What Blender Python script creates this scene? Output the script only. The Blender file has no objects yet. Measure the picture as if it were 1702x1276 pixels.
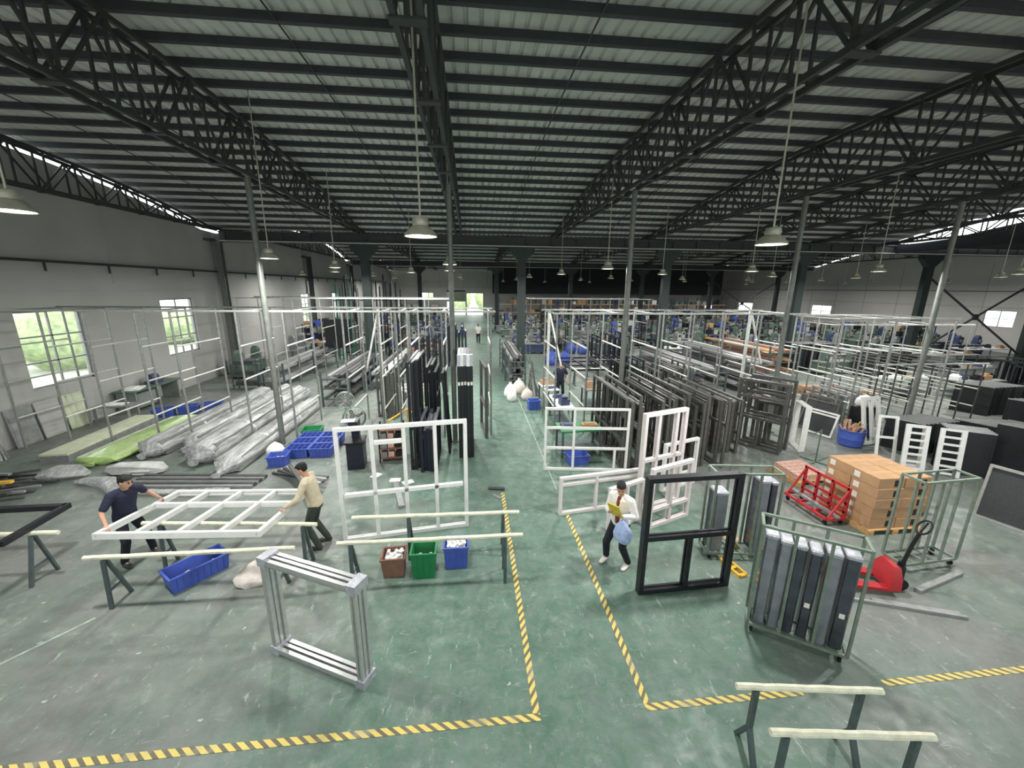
import bpy, bmesh, math, random
from mathutils import Vector, Matrix, Euler
rnd = random.Random(7)
SC = bpy.context.scene
COL = SC.collection
PI = math.pi

# ------------------------------------------------------------------ camera
CAM_H = 4.9
PITCH, YAW, ROLL = math.radians(13.6), math.radians(5.8), math.radians(0.5)
def make_camera():
    F = Vector((math.sin(YAW)*math.cos(PITCH), math.cos(YAW)*math.cos(PITCH), -math.sin(PITCH)))
    R = Vector((math.cos(YAW), -math.sin(YAW), 0)); U = R.cross(F)
    c, s = math.cos(ROLL), math.sin(ROLL)
    R2 = R*c + U*s; U2 = U*c - R*s
    cd = bpy.data.cameras.new('camera'); cd.sensor_fit = 'HORIZONTAL'; cd.sensor_width = 36
    cd.lens = 661/1702*36; cd.clip_end = 400
    co = bpy.data.objects.new('camera', cd); COL.objects.link(co)
    m = Matrix((R2, U2, -F)).transposed().to_4x4(); m.translation = (0, 0, CAM_H)
    co.matrix_world = m; SC.camera = co
make_camera()

# ------------------------------------------------------------------ world, exposure
W = bpy.data.worlds.new('overcast_sky'); SC.world = W; W.use_nodes = True
wn = W.node_tree.nodes; wl = W.node_tree.links
bg = wn['Background']; bg.inputs[1].default_value = 3.2
bg.inputs[0].default_value = (0.93, 0.98, 1.0, 1)
SC.view_settings.view_transform = 'Standard'; SC.view_settings.look = 'None'
SC.view_settings.exposure = 0.25; SC.view_settings.gamma = 1.0
SC.view_settings.use_curve_mapping = False
LAMP_W = 110.0

# ------------------------------------------------------------------ materials
def lin(c):
    return tuple(((v/255)/12.92 if v/255 <= .04045 else ((v/255+.055)/1.055)**2.4) for v in c) + (1,)
MATS = {}
def mat(name, col, rough=.6, metal=0, var=.12, scale=6, bump=0, bscale=40, spec=.4, coat=0, stretch=None):
    m = bpy.data.materials.new(name); m.use_nodes = True
    nt = m.node_tree; N = nt.nodes; L = nt.links; p = N['Principled BSDF']
    tc = N.new('ShaderNodeTexCoord'); src = tc.outputs['Object']
    if stretch:
        mp = N.new('ShaderNodeMapping'); mp.inputs['Scale'].default_value = stretch
        L.new(src, mp.inputs[0]); src = mp.outputs[0]
    nz = N.new('ShaderNodeTexNoise'); nz.inputs['Scale'].default_value = scale; nz.inputs['Detail'].default_value = 5
    L.new(src, nz.inputs['Vector'])
    rp = N.new('ShaderNodeValToRGB'); c = lin(col)
    rp.color_ramp.elements[0].position = .3; rp.color_ramp.elements[1].position = .7
    rp.color_ramp.elements[0].color = tuple(v*(1-var) for v in c[:3]) + (1,)
    rp.color_ramp.elements[1].color = tuple(min(1, v*(1+var)) for v in c[:3]) + (1,)
    L.new(nz.outputs[0], rp.inputs[0]); L.new(rp.outputs[0], p.inputs['Base Color'])
    p.inputs['Roughness'].default_value = rough; p.inputs['Metallic'].default_value = metal
    p.inputs['Specular IOR Level'].default_value = spec; p.inputs['Coat Weight'].default_value = coat
    if bump:
        n2 = N.new('ShaderNodeTexNoise'); n2.inputs['Scale'].default_value = bscale; n2.inputs['Detail'].default_value = 4
        L.new(src, n2.inputs['Vector'])
        b = N.new('ShaderNodeBump'); b.inputs['Strength'].default_value = bump; b.inputs['Distance'].default_value = .02
        L.new(n2.outputs[0], b.inputs['Height']); L.new(b.outputs[0], p.inputs['Normal'])
    MATS[name] = m; return m
for a in [
 ('roof_sheet', (208,210,206), .7, 0, .12, 1.2), ('purlin', (60,64,68), .55), ('truss', (62,66,66), .6), ('column', (46,58,56), .5),
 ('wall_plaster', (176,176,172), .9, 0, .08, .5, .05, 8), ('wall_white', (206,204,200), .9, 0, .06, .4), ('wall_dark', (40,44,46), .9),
 ('pipe', (150,152,148), .4, .5, .2, 9), ('pipe_pale', (196,198,190), .4, .2, .12, 9), ('rack_steel', (126,140,126), .45, .3, .18, 9),
 ('white_frame', (226,226,222), .35, 0, .05, 8), ('pink_frame', (222,214,212), .35, 0, .05, 8), ('black_frame', (34,37,40), .4, .1, .2, 8), ('bronze_frame', (92,92,88), .4, .3, .2, 8),
 ('navy_frame', (34,38,50), .4, .1, .2, 8), ('alu', (196,198,196), .3, .6, .1, 12), ('alu_dull', (150,152,150), .45, .3, .16, 8), ('alu_dark', (84,84,84), .5, .3, .2, 6),
 ('pad', (226,224,200), .85, 0, .12, 14, .3, 30), ('leg_steel', (86,98,98), .5, .3, .15, 8), ('cardboard', (176,140,104), .85, 0, .1, 5), ('tape_label', (232,226,214), .6),
 ('wood', (196,158,108), .8, 0, .22, 4, .1, 30, .3, 0, (1,8,8)), ('pale_board', (206,214,184), .6, 0, .1, 4), ('blue_plastic', (70,92,176), .45, 0, .1, 6), ('green_plastic', (34,124,74), .45, 0, .1, 6),
 ('teal', (46,110,100), .5), ('red_paint', (178,44,50), .45, 0, .12, 7), ('yellow_paint', (222,176,62), .5), ('rubber', (26,26,27), .7), ('black_iron', (30,31,33), .5, .2),
 ('wrap_grey', (128,131,138), .28, 0, .22, 5, .5, 24, .6, .5), ('wrap_dark', (62,66,76), .25, 0, .3, 5, .5, 22, .6, .5), ('foam_silver', (186,188,196), .3, .3, .2, 20, .8, 45, .6, .3),
 ('navy_cloth', (38,42,60), .9, 0, .15, 20, .2, 60), ('beige_cloth', (196,184,158), .9, 0, .1, 20, .2, 60), ('white_cloth', (232,230,226), .9, 0, .06, 20, .2, 60), ('rust_cloth', (120,62,46), .9),
 ('trouser_green', (58,66,58), .9, 0, .12, 20, .2, 60), ('trouser_black', (30,33,40), .9, 0, .15, 20, .2, 60), ('skin', (188,146,122), .6, 0, .05, 10), ('hair', (24,22,22), .7, 0, .3, 30, .5, 90),
 ('shoe_white', (220,218,210), .7), ('shoe_dark', (60,60,62), .7), ('bag_blue', (168,186,226), .4, 0, .15, 14, .5, 30), ('magazine', (218,196,70), .6, 0, .3, 40),
 ('sack', (214,204,196), .85, 0, .14, 8, .5, 14), ('screen_mesh', (62,64,66), .7, 0, .3, 60), ('concrete', (126,130,122), .9), ('brown_paint', (128,92,78), .7, 0, .15, 8),
 ('machine_green', (92,112,98), .5), ('machine_blue', (62,74,106), .5), ('machine_grey', (132,136,134), .5), ('film_green', (176,206,128), .35, 0, .15, 8, .5, 14, .6, .4), ('film_white', (196,198,194), .3, 0, .18, 5, .7, 11, .6, .5),
 ('paper', (236,236,232), .8), ('foliage', (176,194,146), .9, 0, .4, 3, .6, 8), ('yard', (190,190,180), .95), ('shutter', (92,98,102), .6), ('orange_wood', (206,160,104), .7, 0, .2, 4), ('line_paint', (164,176,164), .8, 0, .35, 9),
 ('steel_prop', (120,124,118), .45, .3, .15, 8), ('lamp_metal', (186,184,166), .4, .3), ('eye', (20,18,18), .4), ('lip', (150,92,84), .6), ('red_plaid', (206,168,152), .9, 0, .45, 30)]:
    mat(*a)

def emit(name, col, s):
    m = bpy.data.materials.new(name); m.use_nodes = True; p = m.node_tree.nodes['Principled BSDF']
    p.inputs['Base Color'].default_value = lin(col); p.inputs['Emission Color'].default_value = lin(col); p.inputs['Emission Strength'].default_value = s
    MATS[name] = m
emit('lamp_glow', (255,252,236), 9.0)

def glassy(name, col, transp, rough=.05, bump=0):
    m = bpy.data.materials.new(name); m.use_nodes = True; nt = m.node_tree; N = nt.nodes; L = nt.links
    p = N['Principled BSDF']; p.inputs['Base Color'].default_value = lin(col); p.inputs['Roughness'].default_value = rough
    p.inputs['Specular IOR Level'].default_value = .6
    t = N.new('ShaderNodeBsdfTransparent'); mx = N.new('ShaderNodeMixShader')
    o = N['Material Output']
    if bump:
        tc = N.new('ShaderNodeTexCoord'); nz = N.new('ShaderNodeTexNoise'); nz.inputs['Scale'].default_value = 7; nz.inputs['Detail'].default_value = 6
        mp = N.new('ShaderNodeMapping'); mp.inputs['Scale'].default_value = (1.6, .22, 1.6); L.new(tc.outputs['Object'], mp.inputs[0]); L.new(mp.outputs[0], nz.inputs['Vector'])
        b = N.new('ShaderNodeBump'); b.inputs['Strength'].default_value = bump; b.inputs['Distance'].default_value = .05
        L.new(nz.outputs[0], b.inputs['Height']); L.new(b.outputs[0], p.inputs['Normal'])
        mr = N.new('ShaderNodeMapRange'); mr.inputs['From Min'].default_value = .35; mr.inputs['From Max'].default_value = .7
        mr.inputs['To Min'].default_value = max(0, transp-.3); mr.inputs['To Max'].default_value = min(1, transp+.25)
        L.new(nz.outputs[0], mr.inputs['Value']); L.new(mr.outputs[0], mx.inputs[0])
    else: mx.inputs[0].default_value = transp
    L.new(p.outputs[0], mx.inputs[1]); L.new(t.outputs[0], mx.inputs[2]); L.new(mx.outputs[0], o.inputs[0])
    MATS[name] = m
glassy('window_glass', (200,215,205), .88)
glassy('film_clear', (200,202,200), .5, .22, .8)
glassy('insect_mesh', (58,60,62), .35, .7)

def floor_material():
    m = bpy.data.materials.new('worn_green_floor'); m.use_nodes = True; nt = m.node_tree; N = nt.nodes; L = nt.links; p = N['Principled BSDF']
    tc = N.new('ShaderNodeTexCoord'); P = tc.outputs['Object']
    def noise(scale, detail=6, rough=.6, stretch=None, rot=0):
        src = P
        if stretch:
            mp = N.new('ShaderNodeMapping'); mp.inputs['Scale'].default_value = stretch; mp.inputs['Rotation'].default_value = (0,0,rot); L.new(P, mp.inputs[0]); src = mp.outputs[0]
        n = N.new('ShaderNodeTexNoise'); n.inputs['Scale'].default_value = scale; n.inputs['Detail'].default_value = detail; n.inputs['Roughness'].default_value = rough
        n.inputs['Distortion'].default_value = .4
        L.new(src, n.inputs['Vector']); return n.outputs[0]
    def rng(v, a, b, c=0, d=1):
        r = N.new('ShaderNodeMapRange'); r.interpolation_type = 'SMOOTHSTEP'
        for i, x in zip(('From Min','From Max','To Min','To Max'), (a,b,c,d)): r.inputs[i].default_value = x
        L.new(v, r.inputs['Value']); return r.outputs[0]
    def mx(f, a, b):
        n = N.new('ShaderNodeMix'); n.data_type = 'RGBA'
        if hasattr(f, 'links'): L.new(f, n.inputs[0])
        else: n.inputs[0].default_value = f
        for s, v in ((6, a), (7, b)):
            if hasattr(v, 'links'): L.new(v, n.inputs[s])
            else: n.inputs[s].default_value = v
        return n.outputs[2]
    def op(o, a, b):
        n = N.new('ShaderNodeMath'); n.operation = o
        for s, v in ((0, a), (1, b)):
            if hasattr(v, 'links'): L.new(v, n.inputs[s])
            else: n.inputs[s].default_value = v
        return n.outputs[0]
    sep = N.new('ShaderNodeSeparateXYZ'); L.new(P, sep.inputs[0])
    # greener along the walkway; grey to both sides is window-reflection haze put into the colour
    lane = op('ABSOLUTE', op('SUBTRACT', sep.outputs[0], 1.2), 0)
    worn = op('ADD', rng(lane, 1.2, 5.5, 0, .72), rng(noise(.5, 4), .35, .7, -.15, .35))  # ramp away from the walkway is painted haze, the noise part is wear
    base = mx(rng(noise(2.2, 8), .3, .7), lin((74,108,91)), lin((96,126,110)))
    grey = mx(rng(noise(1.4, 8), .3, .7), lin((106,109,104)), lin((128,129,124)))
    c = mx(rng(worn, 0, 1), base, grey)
    mott = rng(noise(5.5, 9, .75), .35, .68, 0, .55)
    c = mx(mott, c, lin((126,136,129)))
    dust = rng(noise(2.6, 10, .72), .54, .72, 0, .5)
    c = mx(dust, c, lin((156,166,158)))
    scr = rng(noise(7, 12, .85, (1, .3, 1), .5), .575, .66, 0, .85)
    scr2 = rng(noise(8, 12, .85, (.28, 1, 1), -.35), .585, .66, 0, .8)
    scr3 = rng(noise(9, 12, .8), .61, .68, 0, .8)
    c = mx(scr, c, lin((186,198,186))); c = mx(scr2, c, lin((180,192,181))); c = mx(scr3, c, lin((190,200,190)))
    dirt = rng(noise(.9, 6), .56, .75, 0, .5)
    c = mx(dirt, c, lin((84,92,86)))
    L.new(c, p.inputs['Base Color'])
    L.new(rng(noise(4, 5), .3, .7, .36, .6), p.inputs['Roughness']); p.inputs['Specular IOR Level'].default_value = .35
    MATS['floor'] = m
floor_material()

def tape_material():
    m = bpy.data.materials.new('hazard_tape'); m.use_nodes = True; nt = m.node_tree; N = nt.nodes; L = nt.links; p = N['Principled BSDF']
    tc = N.new('ShaderNodeTexCoord'); sp = N.new('ShaderNodeSeparateXYZ'); L.new(tc.outputs['Object'], sp.inputs[0])
    a = N.new('ShaderNodeMath'); a.operation = 'MULTIPLY_ADD'; a.inputs[1].default_value = 1.35; L.new(sp.outputs[1], a.inputs[0]); L.new(sp.outputs[0], a.inputs[2])
    d = N.new('ShaderNodeMath'); d.operation = 'DIVIDE'; d.inputs[1].default_value = .14; L.new(a.outputs[0], d.inputs[0])
    f = N.new('ShaderNodeMath'); f.operation = 'FRACT'; L.new(d.outputs[0], f.inputs[0])
    g = N.new('ShaderNodeMath'); g.operation = 'GREATER_THAN'; g.inputs[1].default_value = .56; L.new(f.outputs[0], g.inputs[0])
    mx = N.new('ShaderNodeMix'); mx.data_type = 'RGBA'; L.new(g.outputs[0], mx.inputs[0])
    mx.inputs[6].default_value = lin((224,202,108)); mx.inputs[7].default_value = lin((108,104,84))
    nz = N.new('ShaderNodeTexNoise'); nz.inputs['Scale'].default_value = 3; nz.inputs['Detail'].default_value = 8; L.new(tc.outputs['Object'], nz.inputs['Vector'])
    mr = N.new('ShaderNodeMapRange'); mr.inputs['From Min'].default_value = .5; mr.inputs['From Max'].default_value = .72; mr.inputs['To Max'].default_value = .75; L.new(nz.outputs[0], mr.inputs['Value'])
    m2 = N.new('ShaderNodeMix'); m2.data_type = 'RGBA'; L.new(mr.outputs[0], m2.inputs[0]); L.new(mx.outputs[2], m2.inputs[6]); m2.inputs[7].default_value = lin((168,166,140))
    L.new(m2.outputs[2], p.inputs['Base Color']); p.inputs['Roughness'].default_value = .6
    MATS['hazard_tape'] = m
tape_material()

# ------------------------------------------------------------------ mesh helpers
def V(*a): return Vector(a)
class B:
    """collects shapes into one mesh"""
    def __init__(s): s.v = []; s.f = []
    def add(s, vs, fs):
        o = len(s.v); s.v += [tuple(x) for x in vs]; s.f += [tuple(i+o for i in f) for f in fs]; return s
    def box(s, x0, x1, y0, y1, z0, z1):
        return s.add([(x0,y0,z0),(x1,y0,z0),(x1,y1,z0),(x0,y1,z0),(x0,y0,z1),(x1,y0,z1),(x1,y1,z1),(x0,y1,z1)],
                     [(0,3,2,1),(4,5,6,7),(0,1,5,4),(1,2,6,5),(2,3,7,6),(3,0,4,7)])
    def bar(s, p, q, w, h=None, up=(0,0,1)):
        h = h or w; p, q = Vector(p), Vector(q); d = (q-p).normalized(); u = Vector(up)
        if abs(d.dot(u)) > .98: u = Vector((0,1,0))
        a = d.cross(u).normalized(); u = a.cross(d).normalized()
        vs = [c + a*(i*w/2) + u*(j*h/2) for c in (p, q) for i, j in ((-1,-1),(1,-1),(1,1),(-1,1))]
        return s.add(vs, [(0,1,2,3),(7,6,5,4),(0,4,5,1),(1,5,6,2),(2,6,7,3),(3,7,4,0)])
    def tube(s, pts, r, n=8, cap=True):
        pts = [Vector(p) for p in pts]; rs = r if isinstance(r, (list, tuple)) else [r]*len(pts)
        o = len(s.v); prev = None
        for i, p in enumerate(pts):
            d = (pts[min(i+1, len(pts)-1)] - pts[max(i-1, 0)]).normalized()
            if prev is None:
                u = Vector((0,0,1)) if abs(d.z) < .9 else Vector((1,0,0)); a = d.cross(u).normalized()
            else:
                a = (prev - d*prev.dot(d)).normalized()
            prev = a; b = d.cross(a)
            for k in range(n):
                t = 2*PI*k/n; s.v.append(tuple(p + (a*math.cos(t) + b*math.sin(t))*rs[i]))
        for i in range(len(pts)-1):
            for k in range(n):
                k2 = (k+1) % n; s.f.append((o+i*n+k, o+i*n+k2, o+(i+1)*n+k2, o+(i+1)*n+k))
        if cap: s.f.append(tuple(o+k for k in reversed(range(n)))); s.f.append(tuple(o+(len(pts)-1)*n+k for k in range(n)))
        return s
    def lathe(s, prof, n=16, c=(0,0,0), axis='z', cap=True):
        o = len(s.v)
        for r, h in prof:
            for k in range(n):
                t = 2*PI*k/n; x, y = r*math.cos(t), r*math.sin(t)
                q = (x, y, h) if axis == 'z' else ((h, x, y) if axis == 'x' else (y, h, x))
                s.v.append((c[0]+q[0], c[1]+q[1], c[2]+q[2]))
        for i in range(len(prof)-1):
            for k in range(n):
                k2 = (k+1) % n; s.f.append((o+i*n+k, o+i*n+k2, o+(i+1)*n+k2, o+(i+1)*n+k))
        if cap: s.f.append(tuple(o+k for k in reversed(range(n)))); s.f.append(tuple(o+(len(prof)-1)*n+k for k in range(n)))
        return s
    def loft(s, rings, cap=True):
        """rings: lists of points, same count"""
        o = len(s.v); n = len(rings[0])
        for r in rings: s.v += [tuple(p) for p in r]
        for i in range(len(rings)-1):
            for k in range(n):
                k2 = (k+1) % n; s.f.append((o+i*n+k, o+i*n+k2, o+(i+1)*n+k2, o+(i+1)*n+k))
        if cap: s.f.append(tuple(o+k for k in reversed(range(n)))); s.f.append(tuple(o+(len(rings)-1)*n+k for k in range(n)))
        return s
    def mesh(s, name, m, smooth=True):
        me = bpy.data.meshes.new(name); me.from_pydata(s.v, [], s.f)
        me.materials.append(MATS[m]); me.update()
        if smooth:
            me.shade_smooth(); me.set_sharp_from_angle(angle=.7)
        return me
    def build(s, name, m, parent=None, loc=None, rot=None, smooth=True):
        return link(name, s.mesh(name, m, smooth), parent, loc, rot)
def link(name, me, parent=None, loc=None, rot=None):
    o = bpy.data.objects.new(name, me); COL.objects.link(o)
    if parent: o.parent = parent
    if loc is not None: o.location = loc
    if rot is not None: o.rotation_euler = rot
    return o
def tag(o, label, cat, group=None):
    o['label'] = label; o['category'] = cat
    if group: o['group'] = group
    return o
def thing(name, label, cat, loc=(0,0,0), rz=0, group=None, rot=None):
    o = bpy.data.objects.new(name, None); COL.objects.link(o); o.empty_display_size = .1
    o.location = loc; o.rotation_euler = rot or (0,0,rz)
    return tag(o, label, cat, group)
def struct(o): o['kind'] = 'structure'; return o
def dup(root, loc, rz=None, label=None, group=None, rot=None):
    r = root.copy(); COL.objects.link(r); r.location = loc
    if rz is not None: r.rotation_euler = (0,0,rz)
    if rot is not None: r.rotation_euler = rot
    if label: r['label'] = label
    if group: r['group'] = group
    for ch in list(root.children):
        c = ch.copy(); COL.objects.link(c); c.parent = r
        for g in list(ch.children):
            d = g.copy(); COL.objects.link(d); d.parent = c
    return r
_cache = {}
def cached(key, fn):
    if key not in _cache: _cache[key] = fn()
    return _cache[key]
# ------------------------------------------------------------------ the hall
XL, XR, YF, YB = -14.0, 44.0, -5.6, 74.0
Y1, Y2, Y3 = 24.4, 48.8, 73.2
X1R = 26.6                       # right end of the front bay's arched roof
def zr(y):
    if y <= Y1: return 9.45 - .0072*(y-9.5)**2
    if y <= Y2: return 9.45 - .0108*(y-36.6)**2
    return 9.45 - .0108*(y-61.0)**2
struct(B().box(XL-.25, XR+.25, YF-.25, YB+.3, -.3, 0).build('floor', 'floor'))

def roof_bay(name, x0, x1, y0, y1, ny=14):
    xs = []; x = x0; p = .27
    while x < x1:
        xs += [(x, 0), (x+p*.66, 0), (x+p*.76, .05), (x+p*.9, .05)]; x += p
    ys = [y0 + (y1-y0)*i/ny for i in range(ny+1)]; n = len(xs)
    b = B(); b.v = [(x, y, zr(y)+dz) for y in ys for x, dz in xs]
    b.f = [(j*n+i, (j+1)*n+i, (j+1)*n+i+1, j*n+i+1) for j in range(ny) for i in range(n-1)]
    return struct(b.build(name, 'roof_sheet', smooth=False))
roof1 = roof_bay('ceiling', XL-.02, X1R, YF+.2, Y1, 20)
roof2 = roof_bay('ceiling.001', XL-.02, XR, Y1, Y2)
roof3 = roof_bay('ceiling.002', XL-.3, XR, Y2, YB)
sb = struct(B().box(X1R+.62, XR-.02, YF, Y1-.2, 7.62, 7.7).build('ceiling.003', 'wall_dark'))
def purlins(root, x0, x1, ya, yb, step):
    y = ya
    while y < yb:
        key = ('purlin', x0, x1)
        me = cached(key, lambda: B().box(x0, x1, -.03, .03, -.14, 0).box(x0, x1, .03, .08, -.14, -.125).mesh('purlin', 'purlin'))
        link('purlin', me, root, (0, y, zr(y)-.005)); y += step
purlins(roof1, XL+.02, X1R, 3.35, Y1-.3, .85)
purlins(roof2, XL+.02, XR, 33, Y2-.3, 1.25); purlins(roof3, XL+.02, XR, 57, Y3-.3, 1.5)
TX = [-13.55, -6.05, -.65, 4.85, 10.4, 15.9, 21.4, 26.35]
ZB = 7.8
for a, c in zip(TX[:-1], TX[1:]):            # sag rods halfway between the trusses
    for f in ((.5,) if c-a < 6 else (.33, .67)):
        x = a + (c-a)*f + .1
        pts = [(x, 3.3+i*1.05, zr(3.3+i*1.05)-.14) for i in range(21)]
        B().tube(pts, .018, 5).build('sag_rod', 'purlin', roof1)

def truss(x, label, group, y0, y1, step, detail, ztop, x_half=.15):
    t = thing('roof_truss', label, 'truss', (x, 0, 0), group=group)
    n = int(round((y1-y0)/step)); ys = [y0+(y1-y0)*i/n for i in range(n+1)]
    for s in (-x_half, x_half):
        B().bar((s, y0, ZB), (s, y1+.1, ZB), .07, .09).build('bottom_chord', 'truss', t)
        b = B()
        for a, c in zip(ys[:-1], ys[1:]): b.bar((s, a, max(ZB+.06, ztop(a)-.26)), (s, c, max(ZB+.06, ztop(c)-.26)), .07, .09)
        b.build('top_chord', 'truss', t)
    if detail:
        for i in range(0, n+1, 2): B().bar((-x_half-.06, ys[i], ZB-.05), (x_half+.06, ys[i], ZB-.05), .14, .03).build('tie_plate', 'truss', t)
    W_ = B()
    for i in range(n+1):
        zt = ztop(ys[i])-.26
        if zt-ZB < .15: continue
        for s in (-x_half, x_half):
            b = B() if detail else W_; b.bar((s, ys[i], ZB), (s, ys[i], zt), .045)
            if detail: b.build('web_post', 'truss', t)
        if i < n:
            z2 = ztop(ys[i+1])-.26
            up = i % 2 == 0
            for s in (-x_half, x_half):
                b = B() if detail else W_
                b.bar((s, ys[i], ZB if up else zt), (s, ys[i+1], z2 if up else ZB), .045)
                if detail: b.build('web_diagonal', 'truss', t)
    if not detail: W_.build('web', 'truss', t)['kind'] = 'stuff'
ORD = ['first', 'second', 'third', 'fourth', 'fifth', 'sixth', 'seventh', 'eighth']
for i, x in enumerate(TX):
    truss(x, 'dark steel lattice roof truss of the front bay, %s from the left plaster wall' % ORD[i], 'front bay roof trusses', 1.3, 24.3, 1.0, i < 6, zr)
for yy, n in ((Y1, 'second'), (Y2, 'third')):
    for i, x in enumerate((-13.55, -6, 3, 12, 21, 30, 39)):
        truss(x, '%s dark lattice truss from the left wall beyond the %s valley girder' % (ORD[i], 'first' if n == 'second' else 'second'), n+' bay roof trusses', yy+.3, yy+24.0, 1.5, False, zr)
for yy, lab in ((Y1, 'long dark valley girder across the hall carrying the front bay trusses'), (Y2, 'long dark valley girder across the middle of the hall far behind')):
    t = thing('valley_girder', lab, 'girder', (0, yy, 0))
    B().box(XL+.4, XR-.4, -.14, .14, 7.7, 7.76).box(XL+.4, XR-.4, -.05, .05, 7.28, 7.7).box(XL+.4, XR-.4, -.14, .14, 7.2, 7.28).build('beam', 'truss', t)
    B().tube([(XL+.4, -.17, 7.25), (XR-.4, -.17, 7.25)], .035, 6).build('conduit', 'pipe_pale', t)
    for k in range(38): B().box(XL+1.5*k+.7, XL+1.5*k+.73, -.13, .13, 7.28, 7.7).build('stiffener', 'truss', t)
def column(x, y, label, group, w=.46, h=7.2):
    t = thing('steel_column', label, 'column', (x, y, 0), group=group)
    B().box(-w/2, w/2, -.17, -.14, .02, h).box(-w/2, w/2, .14, .17, .02, h).box(-w/2, -w/2+.04, -.14, .14, .02, h).box(w/2-.04, w/2, -.14, .14, .02, h).build('shaft', 'column', t)
    B().box(-w/2-.1, w/2+.1, -.27, .27, 0, .03).build('base_plate', 'column', t)
    B().loft([[(-w/2-.01,-.18,h-.75),(w/2+.01,-.18,h-.75),(w/2+.01,.18,h-.75),(-w/2-.01,.18,h-.75)], [(-.75,-.18,h-.25),(.75,-.18,h-.25),(.75,.18,h-.25),(-.75,.18,h-.25)], [(-.75,-.18,h+.005),(.75,-.18,h+.005),(.75,.18,h+.005),(-.75,.18,h+.005)]]).build('capital', 'column', t, smooth=False)
for i, x in enumerate((-6, 3, 12, 21, 30, 39)): column(x, Y1, '%s dark green column from the left wall under the first valley girder' % ORD[i], 'columns of the first row')
for i, x in enumerate((-6, 3, 12, 21, 30, 39)): column(x, Y2, '%s dark steel column from the left wall under the second valley girder' % ORD[i], 'columns of the second row')
def xbrace(x0, x1, y, lab):
    t = thing('cross_brace', lab, 'brace', ((x0+x1)/2, y, 0))
    w = x1-x0-.46
    for s in (-1, 1): B().bar((-w/2, 0, 3.2+s*2.6), (w/2, 0, 3.2-s*2.6), .12, .07).build('brace_bar', 'truss', t)
    B().box(-.2, .2, -.05, .05, 3.0, 3.4).build('centre_plate', 'truss', t)
xbrace(30, 39, Y1, 'dark steel cross brace between two columns of the first row'); xbrace(30, 39, Y2, 'dark steel cross brace between two columns of the second row')
for i, x in enumerate(TX[1:7]):
    t = thing('steel_prop', '%s slim grey pipe prop from the left wall, reaching from floor to truss' % ORD[i], 'prop', (x+.05, 12.45, 0), group='pipe props under the trusses')
    B().tube([(0,0,.02),(0,0,ZB-.05)], .08, 10).build('pipe', 'steel_prop', t)
    B().box(-.15,.15,-.15,.15,0,.025).build('base_plate', 'steel_prop', t)
    B().lathe([(.1,-.06),(.1,.06)], 10, (0,0,5.9)).build('sleeve', 'steel_prop', t)

# walls ---------------------------------------------------------------------------
def wall_y(name, x, thick, y0, y1, ztop_fn, holes, m, zcap=7.6):
    """wall along Y at x (inner face), with openings (ya, yb, za, zb)"""
    b = B(); xa, xb = min(x, x+thick), max(x, x+thick); cuts = sorted(holes); y = y0
    for ya, yb, za, zb in cuts:
        b.box(xa, xb, y, ya, 0, zcap); b.box(xa, xb, ya, yb, 0, za); b.box(xa, xb, ya, yb, zb, zcap); y = yb
    b.box(xa, xb, y, y1, 0, zcap)
    n = 60; ys = [y0+(y1-y0)*i/n for i in range(n+1)]
    for a, c in zip(ys[:-1], ys[1:]):
        za, zc = max(zcap+.01, ztop_fn(a)), max(zcap+.01, ztop_fn(c))
        b.add([(xa,a,zcap),(xb,a,zcap),(xb,c,zcap),(xa,c,zcap),(xa,a,za),(xb,a,za),(xb,c,zc),(xa,c,zc)],
              [(0,3,2,1),(4,5,6,7),(0,1,5,4),(1,2,6,5),(2,3,7,6),(3,0,4,7)])
    return struct(b.build(name, m, smooth=False))
LW = [(13.8,16.0,1.55,4.05), (19.8,22.0,1.65,4.27), (35.2,37.1,1.7,4.27), (42.8,44.7,1.7,4.25), (50.2,52.1,1.7,4.25)]
wl_ = wall_y('wall_left', XL, -.25, YF, YB, lambda y: zr(y)-.3, LW, 'wall_plaster')
# panel joints, ledge pipe and brackets on the left wall
for k, y in enumerate([3, 9, 15+2.6, 24.4, 30.4, 36.6+1.6, 46, 54, 62]):
    B().box(XL-.01, XL+.04, y-.02, y+.02, 4.9, zr(y)-.25).build('wall_joint', 'wall_plaster', wl_)
B().tube([(XL+.12, 2, 5.62), (XL+.12, 70, 5.62)], .05, 6).build('ledge_pipe', 'truss', wl_)
for k in range(26): B().bar((XL, 3+2.4*k, 5.62), (XL+.16, 3+2.4*k, 5.62), .05).bar((XL+.12, 3+2.4*k, 5.6), (XL+.12, 3+2.4*k, 5.3), .05).build('ledge_bracket', 'truss', wl_)
B().box(XL, XL+.03, YF, YB, 4.62, 4.66).build('wall_seam', 'wall_plaster', wl_)
for i, y in enumerate((24.2, 36.6, 48.8)):
    t = thing('wall_column', 'slim steel column against the left plaster wall %s' % ('below the first valley girder', 'between the two valley girders', 'below the second valley girder')[i], 'column', (XL+.38, y, 0), group='columns along the left wall')
    B().box(-.15,.15,-.15,-.12,0,7.3).box(-.15,.15,.12,.15,0,7.3).box(-.02,.02,-.12,.12,0,7.3).build('shaft', 'steel_prop' if y < 30 else 'truss', t)
    B().bar((-.2,-.6,7.25),(-.2,.6,7.25),.36,.1).build('cap_bracket', 'truss', t)
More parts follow.
